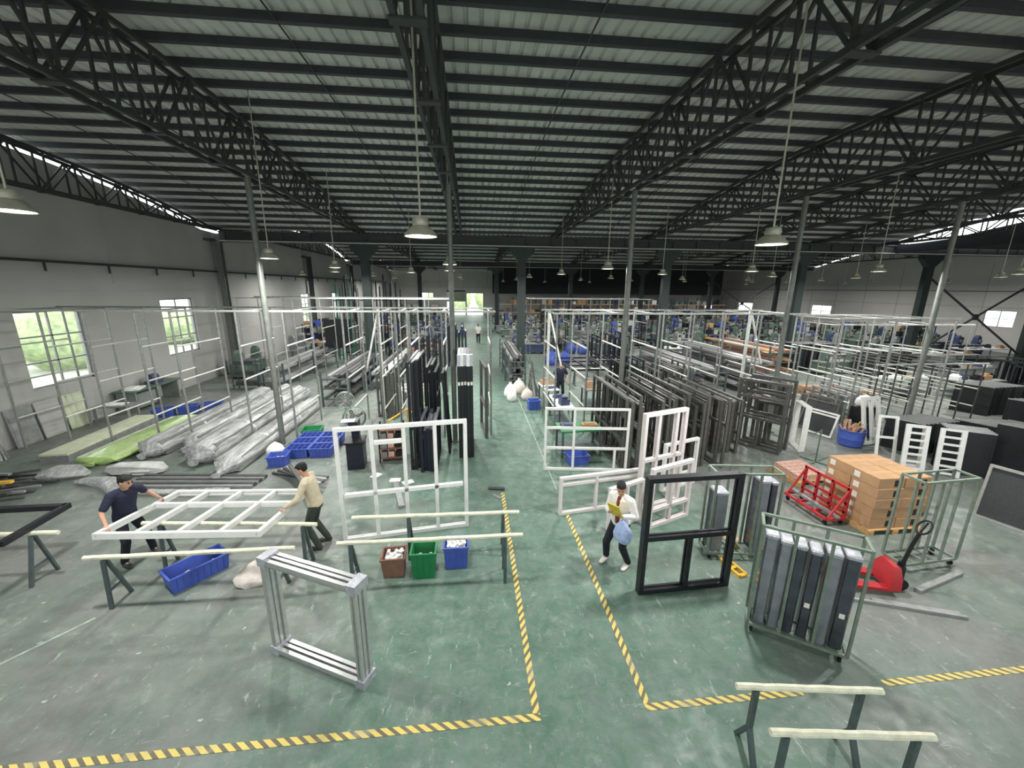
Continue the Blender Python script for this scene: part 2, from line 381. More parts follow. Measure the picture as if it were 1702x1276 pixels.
def window_y(i, x, ya, yb, za, zb, nv, nh, out=-1):
    r = bpy.data.objects.new('window_%d' % i, None); COL.objects.link(r); struct(r); r.location = (x+out*.12, ya, za)
    w, h = yb-ya, zb-za
    def m(p, q, t=.05, nm='window_bar'): B().bar(p, q, t, t).build(nm, 'alu_dull', r)
    m((0,0,.03),(0,w,.03),.07,'window_sill'); m((0,0,h-.03),(0,w,h-.03),.07,'window_head'); m((0,.03,0),(0,.03,h),.07,'window_jamb'); m((0,w-.03,0),(0,w-.03,h),.07,'window_jamb')
    for k in range(1, nv): m((0,w*k/nv,.05),(0,w*k/nv,h-.05))
    for k in range(1, nh): m((0,.05,h*k/nh),(0,w-.05,h*k/nh))
    for a in range(nv):
        for c in range(nh): B().box(-.004,.004,w*a/nv+.02,w*(a+1)/nv-.02,h*c/nh+.02,h*(c+1)/nh-.02).build('pane','window_glass',r)
for i, (a, c, d, e) in enumerate(LW): window_y(i+1, XL, a, c, d, e, 2, 3)
RW = [(28.5,30.6,2.0,3.4), (45.6,48.6,1.7,3.1), (59.6,63.2,1.5,2.9), (70.5,73.0,1.4,2.8)]
wr_ = wall_y('wall_right', XR, .25, YF, YB, lambda y: zr(y)-.1 if y > Y1 else 7.62, RW, 'wall_white')
for i, (a, c, d, e) in enumerate(RW): window_y(i+6, XR, a, c, d, e, 2, 2, 1)
B().tube([(XR-.12, 15, 4.95), (XR-.12, 72, 4.95)], .05, 6).build('ledge_pipe', 'pipe', wr_)
B().box(XR-.03, XR, 15, YB, 3.6, 3.66).build('wall_seam', 'wall_plaster', wr_)
for k in range(15): B().box(XR-.03, XR, 20+3.6*k, 20.05+3.6*k, 0, 7.4).build('wall_joint', 'wall_plaster', wr_)
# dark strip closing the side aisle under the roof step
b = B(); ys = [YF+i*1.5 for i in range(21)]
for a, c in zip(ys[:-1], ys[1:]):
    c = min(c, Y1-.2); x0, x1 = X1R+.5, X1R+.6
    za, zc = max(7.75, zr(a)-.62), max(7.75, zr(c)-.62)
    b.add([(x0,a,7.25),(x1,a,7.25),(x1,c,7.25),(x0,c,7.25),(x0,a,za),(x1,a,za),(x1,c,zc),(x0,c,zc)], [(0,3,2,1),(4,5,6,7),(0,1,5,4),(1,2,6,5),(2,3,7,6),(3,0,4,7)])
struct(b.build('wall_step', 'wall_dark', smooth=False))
b = B().box(XL-.25, XR+.25, YF-.25, YF, 0, 2.6).box(XL-.25, XR+.25, YF-.25, YF, 6.6, 7.9)   # unseen front wall; its band of open windows is added to brighten the roof
for k in range(15): b.box(XL-.25+4.1*k, XL+.6+4.1*k, YF-.25, YF, 2.6, 6.6)
struct(b.build('wall_front', 'wall_white', smooth=False))
struct(B().box(-70, 90, -60, YF-.25, -.3, -.01).build('ground.003', 'yard'))  # unseen yard ground, added to bounce daylight through the openings onto the roof
# back wall with two doorways and a window
b = B(); ht = 7.9
for x0, x1, z0, z1 in [(XL,-9.2,0,ht),(-9.2,-6.8,0,2.6),(-9.2,-6.8,3.95,ht),(-6.8,-4.4,0,ht),(-4.4,-1.1,4.4,ht),(-1.1,-.95,0,ht),(-.95,2.2,3.95,ht),(2.2,XR,0,ht)]: b.box(x0,x1,YB,YB+.25,z0,z1)
wb_ = struct(b.build('wall_back', 'wall_white', smooth=False))
B().box(XL, XR, YB-.04, YB, 4.9, 4.98).build('wall_seam', 'wall_plaster', wb_)
for k in range(12): B().box(XL+4.2*k, XL+4.2*k+.08, YB-.04, YB, 4.98, 7.8).build('wall_joint', 'wall_plaster', wb_)
dr = bpy.data.objects.new('door_1', None); COL.objects.link(dr); struct(dr); dr.location = (-2.75, YB+.05, 0)
for k in range(10): B().box(-1.65, 1.65, -.02+.012*(k%2), .03, 2.4+k*.2, 2.59+k*.2).build('shutter_slat', 'shutter', dr)
B().tube([(-1.65,.1,4.3),(1.65,.1,4.3)], .16, 10).build('shutter_roll', 'shutter', dr)
dr = bpy.data.objects.new('door_2', None); COL.objects.link(dr); struct(dr); dr.location = (.62, YB+.05, 0)
B().box(-1.57,-1.47,-.1,.1,0,3.95).build('door_jamb','alu_dull',dr); B().box(1.47,1.57,-.1,.1,0,3.95).build('door_jamb','alu_dull',dr); B().box(-1.57,1.57,-.1,.1,3.85,3.95).build('door_head','alu_dull',dr)
r = bpy.data.objects.new('window_11', None); COL.objects.link(r); struct(r); r.location = (-9.2, YB+.1, 2.6)
B().bar((0,0,.03),(2.4,0,.03),.08).bar((0,0,1.32),(2.4,0,1.32),.08).build('window_sill','alu_dull',r)
for k in range(4): B().bar((.8*k,0,0),(.8*k,0,1.35),.07).build('window_bar','alu_dull',r)
for k in range(3): B().box(.8*k+.03,.8*k+.77,-.004,.004,.05,1.3).build('pane','window_glass',r)
# dark loft over the far storage
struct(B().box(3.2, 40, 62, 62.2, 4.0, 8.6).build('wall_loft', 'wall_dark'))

# ------------------------------------------------------------------ pendant lamps
def lamp_proto():
    t = thing('pendant_lamp', 'white high bay pendant lamp hanging on a long rod', 'lamp', (0,0,0), group='high bay lamps')
    B().tube([(0,0,0),(0,0,1)], .014, 6).build('rod', 'lamp_metal', t, (0,0,.15))
    B().lathe([(.03,.17),(.1,.155),(.11,.14),(.11,.06),(.1,.045)], 20).build('driver_housing', 'lamp_metal', t)
    B().lathe([(.09,.05),(.12,.045),(.16,.01),(.22,-.06),(.228,-.08),(.228,-.088),(.216,-.088),(.2,-.05),(.14,.01),(.09,.03)], 24, cap=False).build('reflector', 'lamp_metal', t)
    B().lathe([(.112,.1),(.122,.1),(.122,.085),(.112,.085)], 16, cap=False).build('cooling_ring', 'lamp_metal', t)
    B().lathe([(.001,-.078),(.212,-.078),(.212,-.07),(.001,-.07)], 24, cap=False).build('diffuser', 'lamp_glow', t)
    return t
lp = lamp_proto()
LAMPS = [(-.68,5.9,5.66), (4.58,6.0,5.66), (-5.62,5.85,5.85), (9.9,6.0,5.66), (-5.17,11.3,5.66), (-.65,12.9,5.66), (4.8,14.2,5.66), (10.6,14.7,5.66),
  (-5.07,16.1,5.66), (-.91,17.7,5.66), (9.1,18.9,5.66), (4.52,20.4,5.66), (-6.6,20.9,5.66), (-2.9,20.5,5.66), (14.6,13.5,5.66), (15.6,20,5.66), (21.2,14,5.66), (21,20.6,5.66), (24.8,17,5.66)]
ld = bpy.data.lights.new('high_bay', 'AREA'); ld.shape = 'DISK'; ld.size = .4; ld.energy = LAMP_W; ld.color = (1, .985, .96)
ld2 = bpy.data.lights.new('high_bay_far', 'AREA'); ld2.shape = 'DISK'; ld2.size = .4; ld2.energy = LAMP_W*.5; ld2.color = (1, .98, .95)
def place_lamp(i, p, data, grp, lab):
    o = lp if i == 0 else dup(lp, p, label=lab, group=grp)
    o.location = p; o['label'] = lab; o['group'] = grp
    for c in o.children:
        if c.name.startswith('rod'): c.scale = (1, 1, zr(p[1])-.03-p[2]-.15)
    l = bpy.data.objects.new('lamp_light', data); COL.objects.link(l); l.parent = o; l.location = (0,0,-.09)
for i, p in enumerate(LAMPS): place_lamp(i, p, ld, 'front bay high bay lamps', 'white high bay pendant lamp hanging on a long rod in the front bay')
k = len(LAMPS)
for x in (-11, -6.2, -1, 4.5, 10, 15.5, 21, 26.5, 32, 37.5):
    for y in (29.5, 38, 53, 63):
        if y > 60 and x > 3: continue
        place_lamp(k, (x+rnd.uniform(-.6,.6), y+rnd.uniform(-1,1), 5.7), ld2, 'far high bay lamps', 'small white high bay pendant lamp hanging beyond the first valley girder'); k += 1
# ------------------------------------------------------------------ floor markings
def tape(p, q, w=.085, m='hazard_tape', label='', cat='floor tape', z=.004, name='floor_tape'):
    p, q = Vector(p), Vector(q); d = q-p
    o = B().box(0, d.length, -w/2, w/2, 0, .003).build(name, m, None, (p.x, p.y, z-.003), (0,0,math.atan2(d.y, d.x)))
    return tag(o, label, cat)
tape((-7.5,3.57), (.735,3.57), label='yellow and black hazard tape running left below the silver square frame')
tape((.69,3.61), (.69,8.85), label='yellow and black hazard tape running away beside the crates and padded bars')
tape((2.05,3.60), (2.05,7.75), label='yellow and black hazard tape running away past the walking person')
tape((2.01,3.56), (4.05,3.56), label='yellow and black hazard tape behind the front padded trestles')
tape((5.2,3.57), (8.6,3.57), label='worn yellow hazard tape on the open floor beyond the front trestles')
tape((2.05,8.9), (2.05,19.5), .028, 'line_paint', 'thin worn white line along the green walkway', 'floor line', name='floor_line')

# ------------------------------------------------------------------ window and door frames
def prof_mesh(L, f, d, m):
    def mk():
        a, c = f/2, d/2; g = f*.22
        pr = [(-a,-c),(a,-c),(a,-c*.35),(a-g,-c*.35),(a-g,c*.35),(a,c*.35),(a,c),(-a,c)]
        b = B().loft([[(x, y, z) for z, y in pr] for x in (0, L)])
        return b.mesh('profile', m, False)
    return cached(('prof', round(L,3), f, d, m), mk)
def wframe(label, Wd, H, loc, rz=0, tilt=0, f=.06, d=.07, vb=(), hb=(), m='white_frame', group=None, name='window_frame', cat='window frame', rot=None, gasket=False, panes=None):
    t = thing(name, label, cat, loc, rz, group, rot or (tilt, 0, rz))
    up = (0, -PI/2, 0)
    link('stile', prof_mesh(H, f, d, m), t, (f/2, 0, 0), (0, -PI/2, PI)) ; link('stile', prof_mesh(H, f, d, m), t, (Wd-f/2, 0, 0), up)
    link('rail', prof_mesh(Wd-2*f, f, d, m), t, (f, 0, f/2)); link('rail', prof_mesh(Wd-2*f, f, d, m), t, (Wd-f, 0, H-f/2), (0, PI, 0))
    for x, z0, z1 in vb: link('mullion', prof_mesh(z1-z0, f, d*.9, m), t, (x, 0, z0), up)
    for z, x0, x1 in hb: link('transom', prof_mesh(x1-x0, f, d*.9, m), t, (x0, 0, z))
    if panes:
        for x0, x1, z0, z1, pm in panes: B().box(x0, x1, -.004, .004, z0, z1).build('mesh_panel', pm, t)
    return t
# tall four-bay white frame on the floor
wframe('tall white four-bay window frame standing on the green floor behind the padded bars', 2.47, 2.36, (-2.58,7.21,0), math.atan2(.35,2.45), f=.07, d=.09,
       vb=[(.66,.07,2.29),(1.25,.07,2.29),(1.84,.07,2.29)], hb=[(.98,.1,2.37),(2.02,.7,1.21)])
# white six-light grid frame
wframe('white grid window frame with six openings standing before the parts table', 2.28, 1.8, (1.92,10.05,0), math.atan2(-.28,2.25), f=.06, vb=[(.8,.06,1.74),(1.93,.06,.62)], hb=[(1.23,.06,2.22),(.65,.06,2.22)])
# white / pink-white frames leaning together behind the walking person
wframe('low wide white frame with one mullion lying along the walkway edge', 2.0, .9, (1.86,7.78,0), .16, f=.06, d=.08, vb=[(.88,.06,.84)], hb=[(.72,.06,1.94)], m='pink_frame')
wframe('tall white sash frame standing behind the walking person', 1.25, 2.3, (3.66,7.8,0), .33, f=.075, d=.11, vb=[(.42,.08,2.22),(.95,.08,2.22)], hb=[(1.2,.08,1.17)], m='pink_frame')
wframe('small white casement frame standing beside the walking person', .95, .96, (2.74,7.1,0), .42, f=.06, d=.1, vb=[(.48,.06,.9)], m='pink_frame')
wframe('white sash frame with a small lower light beside the tall black frame', 1.2, 1.35, (3.6,7.1,0), .38, f=.07, d=.1, vb=[(.6,.07,1.28)], hb=[(.4,.07,1.13)], m='pink_frame')
wframe('white two-light frame standing furthest into the white frame group', 1.15, 1.25, (4.62,8.6,0), .35, f=.06, d=.09, vb=[(.55,.06,1.19)], hb=[(.35,.06,1.1)], m='white_frame')
# tall black frame
bf = wframe('tall black window frame with two lower lights standing alone on the walkway', 1.61, 2.08, (2.66,5.37,0), .04, f=.075, d=.13, vb=[(.82,.075,.98)], hb=[(1.02,.075,1.535)], m='black_frame')
# bare silver square frame
t = thing('window_frame', 'bare silver aluminium square frame standing on the grey floor near the tape', 'window frame', (-2.74,4.83,0), math.atan2(-.65,1.38))
L_, H_ = 1.52, 1.5
for z in (.05, H_-.06):
    B().box(.1,L_-.1,-.1,-.05,z-.04,z+.04).box(.1,L_-.1,-.02,.02,z-.03,z+.045).box(.1,L_-.1,.05,.1,z-.04,z+.04).box(.1,L_-.1,-.1,.1,z-.045,z-.03).build('rail', 'alu', t)
for x in (.05, L_-.05):
    B().box(x-.04,x+.04,-.1,-.05,.09,H_-.1).box(x-.03,x+.03,-.02,.02,.09,H_-.1).box(x-.04,x+.04,.05,.1,.09,H_-.1).box(x-.012,x+.012,-.1,.1,.09,H_-.1).build('stile', 'alu', t)
for x in (.05, L_-.05):
    for z in (.05, H_-.06): B().box(x-.065,x+.065,-.115,.115,z-.055,z+.07).build('corner_wrap', 'foam_silver', t)
# white frame carried flat by the two workers, resting on the padded bars
wframe('white multi-light frame held flat between the two workers', 2.62, 1.75, (-6.08,6.22,.985), f=.07, d=.1, vb=[(.62,.07,1.68),(1.28,.07,1.68),(1.95,.07,1.68)], hb=[(1.15,.07,2.55)], m='white_frame', rot=(-PI/2-.1, 0, -.06))
# dark profile corner on the far left trestle
t = thing('profile_corner', 'dark grey frame corner lying on the padded trestle', 'profile', (-7.4,7.28,.92), 0)
B().bar((0,0,.045),(-1.3,-.03,.045),.1,.09).build('profile_bar', 'black_frame', t); B().bar((0,.05,.045),(.07,-1.12,.045),.09,.09).build('profile_bar', 'black_frame', t)

# ------------------------------------------------------------------ padded trestles
def trestle(p, q, label, h=.85, legx=(.2,.86), spread=.3, m='leg_steel', grp=None, style='prop'):
    p, q = Vector((*p, 0)), Vector((*q, 0)); d = q-p; Ln = d.length
    t = thing('padded_trestle', label, 'trestle', p, math.atan2(d.y, d.x), grp)
    nseg = 10; rings = []
    for i in range(nseg+1):
        x = Ln*i/nseg; j = .004*math.sin(i*2.3); rr = .036
        rings.append([(x, rr*.95*math.cos(a), h+.02+j+rr*math.sin(a)) for a in [2*PI*k/8+.39 for k in range(8)]])
    pad = B().loft(rings).build('padded_bar', 'pad', t)
    for fx in legx:
        x = Ln*fx
        if style == 'tee':
            B().bar((x,0,h-.02), (x,0,.3), .05, .05).build('post', m, t)
            for q in (-1, 1): B().bar((x, 0, .34), (x, q*spread, 0), .055, .035).build('foot', m, t)
        else:
            ya, yb = (-.07, spread) if style == 'prop' else (-spread, spread)
            for y in (ya, yb): B().bar((x, math.copysign(.02, y), h-.02), (x, y, 0), .055, .035).build('leg', m, t)
            B().bar((x, ya*.66, .3), (x, yb*.66, .3), .03).build('leg_brace', m, t)
    return t
trestle((-2.19,6.61), (.82,6.55), 'padded trestle bar behind the three parts crates', legx=(.33,.9))
trestle((-2.22,5.87), (.8,5.85), 'padded trestle bar in front of the three parts crates', legx=(.07,.9))
trestle((-5.9,5.84), (-2.85,5.82), 'padded trestle bar over the long blue bin', legx=(.09,.9))
trestle((-5.75,6.75), (-2.74,6.46), 'padded trestle bar under the carried white frame', legx=(.1,.92), spread=.2)
trestle((-9.2,6.62), (-6.92,6.59), 'padded trestle bar under the dark frame corner', legx=(.2,.82), spread=.22, style='a')
trestle((2.7,3.05), (4.18,2.86), 'short padded trestle nearest the broken hazard tape', legx=(.14,.86), spread=.17, style='tee')
trestle((2.73,2.6), (4.23,2.42), 'short padded trestle with a frayed end beside a matching one', legx=(.1,.9), spread=.17, style='tee')

# ------------------------------------------------------------------ bins, crates and sack
def crate(label, loc, rz, L, Wd, H, m, fill=None, ribs=True, name='parts_crate', cat='crate', group=None, taper=.03, nfill=22, fm='white_frame'):
    t = thing(name, label, cat, loc, rz, group); th = .018
    b = B(); a, c = L/2, Wd/2; k = taper
    def ring(x, y, z): return [(-x,-y,z),(x,-y,z),(x,y,z),(-x,y,z)]
    b.loft([ring(a-k,c-k,0), ring(a,c,H), ring(a+.015,c+.015,H), ring(a+.015,c+.015,H-.03)], cap=False)
    b.loft([ring(a-k-th,c-k-th,th), ring(a-th,c-th,H), ring(a,c,H)], cap=False)
    b.add(ring(a-k,c-k,0), [(3,2,1,0)]); b.add(ring(a-k-th,c-k-th,th), [(0,1,2,3)])
    b.build('shell', m, t, smooth=False)
    if ribs:
        n = max(3, int(L/.09))
        for s in (-1, 1):
            for i in range(1, n): 
                x = -a+L*i/n; B().bar((x, s*(c-k+.004), .02), (x, s*(c+.006), H-.03), .012).build('rib', m, t)
    if fill:
        b = []
        for i in range(nfill):
            x, y = rnd.uniform(-a+.07, a-.07), rnd.uniform(-c+.06, c-.06); z = H*fill + rnd.uniform(-.03, .03)
            an = rnd.uniform(0, PI); dx, dy = math.cos(an)*.04, math.sin(an)*.04
            B().bar((x-dx,y-dy,z), (x+dx,y+dy,z+rnd.uniform(-.02,.03)), .045, .03).build('small_part', fm, t)
        B().box(-a+k+.02, a-k-.02, -c+k+.02, c-k-.02, th, H*fill-.02).build('part_heap', fm, t)
    return t
crate('long blue plastic bin holding a few white parts under the padded bar', (-4.78,6.42,0), .9, .85, .42, .3, 'blue_plastic', .25, nfill=9)
crate('brown carton of small white parts beside the green crate', (-1.42,6.24,0), .05, .4, .36, .38, 'brown_paint', .85, False, 'parts_carton', 'carton')
crate('green plastic crate of white brackets between two other crates', (-.89,6.16,0), 0, .42, .34, .5, 'green_plastic', .55, True)
crate('blue plastic crate heaped with white parts beside the green crate', (-.34,6.36,0), 0, .43, .36, .45, 'blue_plastic', .95, True, nfill=34)
t = thing('parts_sack', 'pale pinkish sack slumped on the floor under the padded bar', 'sack', (-3.72,6.3,0), .3)
rings = []
for i in range(9):
    z = .34*i/8; s = [1,1.06,1.05,.98,.85,.68,.5,.3,.08][i]
    rings.append([(.36*s*math.cos(a)*(1+.1*math.sin(3*a+i)), .26*s*math.sin(a)*(1+.08*math.sin(5*a+i)), z+.012*math.sin(4*a+i)*(i>0)) for a in [2*PI*k/18 for k in range(18)]])
B().loft(rings).build('cloth', 'sack', t); B().tube([(.0,.0,.33),(.03,.01,.38),(.09,.0,.4)], [.03,.022,.04], 8).build('tied_neck', 'sack', t)

# ------------------------------------------------------------------ transport carts and wrapped panels
def caster(t, x, y):
    c = B().box(x-.025,x+.025,y-.025,y+.025,.09,.12).box(x-.02,x-.012,y-.02,y+.02,.03,.09).box(x+.012,x+.02,y-.02,y+.02,.03,.09).build('caster', 'black_iron', t)
    B().lathe([(.01,-.011),(.05,-.011),(.05,.011),(.01,.011)], 12, (x,y,.05), 'x').build('wheel', 'rubber', c)
def cart(label, loc, rz, L=1.16, Wd=.36, H=1.76, nposts=4, slats=4):
    t = thing('transport_cart', label, 'cart', loc, rz)
    for s in (0, 1): B().bar((0, Wd*s, .14), (L, Wd*s, .14), .04).build('base_rail', 'rack_steel', t); B().bar((0, Wd*s, H-.02), (L, Wd*s, H-.02), .035).build('top_rail', 'rack_steel', t)
    for x in (0, L): B().bar((x, 0, .14), (x, Wd, .14), .04).build('base_rail', 'rack_steel', t); B().bar((x, 0, H-.02), (x, Wd, H-.02), .035).build('top_rail', 'rack_steel', t)
    for i in range(1, slats+1): B().bar((L*i/(slats+1), 0, .15), (L*i/(slats+1), Wd, .15), .03, .02).build('base_slat', 'rack_steel', t)
    for s in (0, 1):
        for i in range(nposts): B().bar((L*i/(nposts-1), Wd*s, .15), (L*i/(nposts-1), Wd*s, H-.03), .035).build('post', 'rack_steel', t)
    for x in (.06, L-.06):
        for y in (.04, Wd-.04): caster(t, x, y)
    return t
def panel(label, loc, rz, th, dp, H, m='wrap_grey', top='foam_silver', group=None, sticker=False, lean=0):
    t = thing('wrapped_panel', label, 'panel', loc, rz, group, (lean, 0, rz))
    def ring(z, e): 
        a, c = th/2-e, dp/2-e; k = .02
        return [(-a+k,-c,z),(a-k,-c,z),(a,-c+k,z),(a,c-k,z),(a-k,c,z),(-a+k,c,z),(-a,c-k,z),(-a,-c+k,z)]
    B().loft([ring(0,.01), ring(.02,0), ring(H*.3,.002), ring(H*.6,-.003), ring(H-.06,0)]).build('wrapping', m, t)
    B().loft([ring(H-.06,.0), ring(H-.02,-.004), ring(H,.012)]).build('top_film', top, t)
    B().box(-th/2-.003,-th/2+.004,-dp/2-.004,dp/2+.004,.02,H-.06).build('tape_seam', 'wrap_dark', t)
    if sticker: B().box(-.03,.03,-dp/2-.006,-dp/2,.5,.57).build('sticker', 'tape_label', t)
    return t
rzB = math.atan2(-.65,.94)
cart('steel transport cart packed with six wrapped panels', (3.97,4.5,0), rzB, 1.16, .36)
def onB(u, v): c, s = math.cos(rzB), math.sin(rzB); return (3.97+u*c-v*s, 4.5+u*s+v*c, .162)
for i, (u, v, m, th, lab, st) in enumerate([(.13,.19,'wrap_grey',.15,'first grey wrapped panel at the left end of the packed cart',0), (.3,.17,'wrap_grey',.14,'silver topped grey wrapped panel second in the packed cart',0), (.47,.18,'wrap_dark',.13,'near-black panel in clear film standing third in the packed cart',0),
        (.64,.18,'wrap_dark',.13,'dark wrapped panel with a small sticker in the middle of the packed cart',1), (.83,.17,'wrap_grey',.16,'grey film-wrapped panel fifth in the packed cart',0), (1.02,.18,'wrap_dark',.16,'dark wrapped panel with a white sticker at the end of the packed cart',1)]):
    panel(lab, onB(u, v), rzB, th, .29, [1.45,1.42,1.4,1.38,1.42,1.44][i], m, sticker=st)
cart('steel transport cart with two wrapped panel packs behind the black frame', (4.29,6.06,0), -.13, 1.16, .34)
def onA(u, v): c, s = math.cos(-.13), math.sin(-.13); return (4.29+u*c-v*s, 6.06+u*s+v*c, .162)
panel('silver topped wrapped panel pack seen through the tall black frame', onA(.16,.17), -.13, .22, .28, 1.2)
panel('tall grey wrapped panel at the right end of the cart behind the black frame', onA(.9,.17), -.13, .17, .28, 1.45, 'wrap_grey')
panel('slim dark wrapped panel at the outer end of the cart behind the black frame', onA(1.06,.17), -.13, .11, .28, 1.42, 'wrap_dark')
cart('empty steel transport cart behind the red pallet jack', (7.62,5.42,0), .07, 1.16, .36)
# ------------------------------------------------------------------ pallet jack
t = thing('pallet_jack', 'red hand pallet jack with black tiller and steering wheel', 'pallet jack', (7.0,5.14,0), 2.85)
for s in (-1, 1):
    f_ = B().box(.1,1.25,s*.19-.075,s*.19+.075,.075,.125).build('fork', 'red_paint', t)
    B().lathe([(.008,-.035),(.036,-.035),(.036,.035),(.008,.035)], 10, (1.1,s*.19,.04), 'y').build('fork_roller', 'rubber', f_)
B().loft([[(-.02,-.27,.1),(.16,-.27,.1),(.16,.27,.1),(-.02,.27,.1)],[(-.02,-.25,.3),(.12,-.25,.3),(.12,.25,.3),(-.02,.25,.3)],[(-.02,-.17,.46),(.06,-.17,.46),(.06,.17,.46),(-.02,.17,.46)]]).build('front_shield', 'red_paint', t)
B().box(-.024,-.02,-.06,.06,.2,.36).build('rating_plate', 'tape_label', t)
B().lathe([(.07,.18),(.07,.4),(.05,.42),(.05,.5)], 12, (-.13,0,0)).box(-.16,-.02,-.1,.1,.14,.2).build('pump', 'black_iron', t)
for s in (-1, 1): B().lathe([(.02,-.025),(.1,-.025),(.1,.025),(.02,.025)], 16, (-.15,s*.06,.1), 'y').build('steer_wheel', 'rubber', t)
B().tube([(-.14,0,.45),(-.2,0,.8),(-.26,0,1.05)], .028, 8).build('tiller', 'black_iron', t)
pts = [(-.28-.06*math.sin(a)-.02, .11*math.cos(a), 1.16+.11*math.sin(a)) for a in [2*PI*k/20 for k in range(21)]]
h_ = B().tube(pts, .016, 6, False).build('handle_loop', 'black_iron', t); B().tube([(-.26,0,1.05),(-.34,0,1.25)], .014, 6).build('control_lever', 'black_iron', h_)
# loose bar, yellow dolly
tag(B().bar((5.45,5.12,.025),(7.52,4.38,.025),.05,.05).bar((6.4,4.83,.02),(7.5,4.44,.02),.12,.025).build('steel_bar','alu_dull'), 'long grey steel bar lying on the floor before the pallet jack', 'bar')
tag(B().bar((7.35,4.95,.03),(8.6,5.28,.03),.09,.06).build('steel_bar','alu_dull'), 'short grey bar on the floor under the empty cart', 'bar')
t = thing('yellow_dolly', 'small yellow plastic skid lying on the floor beside the carts', 'dolly', (4.62,5.78,0), 1.75)
for s in (-1, 1): B().loft([[(-.24,s*.075-.02,0),(-.24,s*.075+.02,0),(-.24,s*.075+.02,.06),(-.24,s*.075-.02,.06)],[(.12,s*.075-.02,0),(.12,s*.075+.02,0),(.12,s*.075+.02,.06),(.12,s*.075-.02,.06)],[(.27,s*.02-.02,0),(.27,s*.02+.02,0),(.27,s*.02+.02,.05),(.27,s*.02-.02,.05)]]).build('side_rail','yellow_paint',t)
for x in (-.22,-.02,.14): B().box(x-.03,x+.03,-.06,.06,.01,.05).build('cross_bar','yellow_paint',t)
t = thing('wood_offcuts', 'row of yellow wooden blocks under the cart behind the black frame', 'wood', (4.95,6.55,0), .9)
for k in range(4): B().box(-.1+.02*k,.12,-.28+.15*k,-.16+.15*k,0,.1).build('block','wood',t)

# ------------------------------------------------------------------ pallet of cartons, red cart
def pallet(label, loc, rz, L, Wd, group=None):
    t = thing('wooden_pallet', label, 'pallet', loc, rz, group)
    for k in range(6): B().box(0, L, Wd*k/6+.01, Wd*(k+1)/6-.02, .1, .12).build('board', 'wood', t)
    for k in range(3): B().box(L*k/2.0*.9+.0, L*k/2.0*.9+.1*L, 0, Wd, .0, .1).build('bearer', 'wood', t)
    return t
pallet('wooden pallet under the stack of brown cartons', (8.04,6.45,0), 0, 1.24, 1.26)
bx = None
def carton(label, loc, L, Wd, H, lab=True, group='cartons stacked on the pallet', rz=0):
    t = thing('cardboard_box', label, 'box', loc, rz, group)
    def ring(z, e): return [(e,e,z),(L-e,e,z),(L-e,Wd-e,z),(e,Wd-e,z)]
    B().loft([ring(0,.006), ring(.01,.001), ring(H-.01,.001), ring(H,.006)]).build('carton', 'cardboard', t, smooth=False)
    B().box(-.002, L+.002, Wd/2-.025, Wd/2+.025, H-.001, H+.002).build('packing_tape', 'wood', t)
    if lab:
        B().box(-.004, 0, Wd*.68, Wd*.9, H*.25, H*.8).build('paper_label', 'tape_label', t)
        B().box(L*.62, L*.8, -.004, 0, H*.2, H*.8).build('printed_mark', 'black_frame', t)
    return t
for k in range(5):
    for i in range(2):
        for j in range(2):
            lab = ['brown carton in the bottom layer of the pallet stack', 'brown carton in the second layer of the pallet stack', 'brown carton in the middle layer of the pallet stack', 'brown carton in the fourth layer of the pallet stack', 'brown carton in the top layer of the pallet stack'][k]
            carton(lab, (8.07+.59*i+rnd.uniform(-.01,.01), 6.5+.6*j+rnd.uniform(-.01,.01), .122+.226*k), .575, .585, .222, group='cartons, layer %d' % (k+1))
t = thing('open_carton', 'open brown carton with raised flaps behind the pallet stack', 'box', (9.62,7.1,0), .1)
for x0,x1,y0,y1 in ((0,.6,0,.012),(0,.6,.49,.5),(0,.012,0,.5),(.59,.6,0,.5)): B().box(x0,x1,y0,y1,0,.75).build('side', 'cardboard', t)
B().bar((.3,.0,.75),(.3,-.28,.9),.6,.01).build('flap','cardboard',t); B().bar((0,.25,.75),(-.3,.25,.88),.5,.01).build('flap','cardboard',t); B().bar((.6,.25,.75),(.9,.25,.66),.5,.01).build('flap','cardboard',t)
t = thing('red_cart', 'red steel frame cart with upright back standing beside the cartons', 'cart', (7.45,6.85,0), 0)
for x in (0, .42): B().bar((x,0,.16),(x,1.15,.16),.05).build('base_rail','red_paint',t)
for y in (0,.38,.77,1.15): B().bar((0,y,.16),(.42,y,.16),.05).build('cross_rail','red_paint',t)
for y in (.02,.4,.78,1.13): B().bar((.42,y,.16),(.42,y,.86),.05).build('post','red_paint',t)
for z in (.84,.5,.3): B().bar((.42,0,z),(.42,1.15,z),.05).build('back_rail','red_paint',t)
for s in (.02,1.13): B().bar((.05,s,.18),(.42,s,.8),.035).build('stay','red_paint',t)
B().bar((.22,-.05,.22),(.22,1.25,.22),.09,.05).build('loose_bar','alu_dull',t)
for x in (.04,.4):
    for y in (.06,1.09): caster(t, x, y)
pallet('low wooden pallet under the bundled plaid strips', (8.25,8.5,0), .12, 1.1, 1.0)
for k in range(5):
    tag(B().box(0,.85,0,.16,0,.14).box(.2,.24,-.004,.164,-.001,.145).box(.6,.64,-.004,.164,-.001,.145).build('strip_bundle','red_plaid',None,(8.3+.01*k,8.58+.18*k,.122),(0,0,.12)),'reddish bundle of strips on the low wooden pallet','bundle','bundles on the low pallet')
t = thing('folding_barrier', 'thin green steel stand on the floor beyond the plaid bundles', 'stand', (10.0,9.9,0), .4)
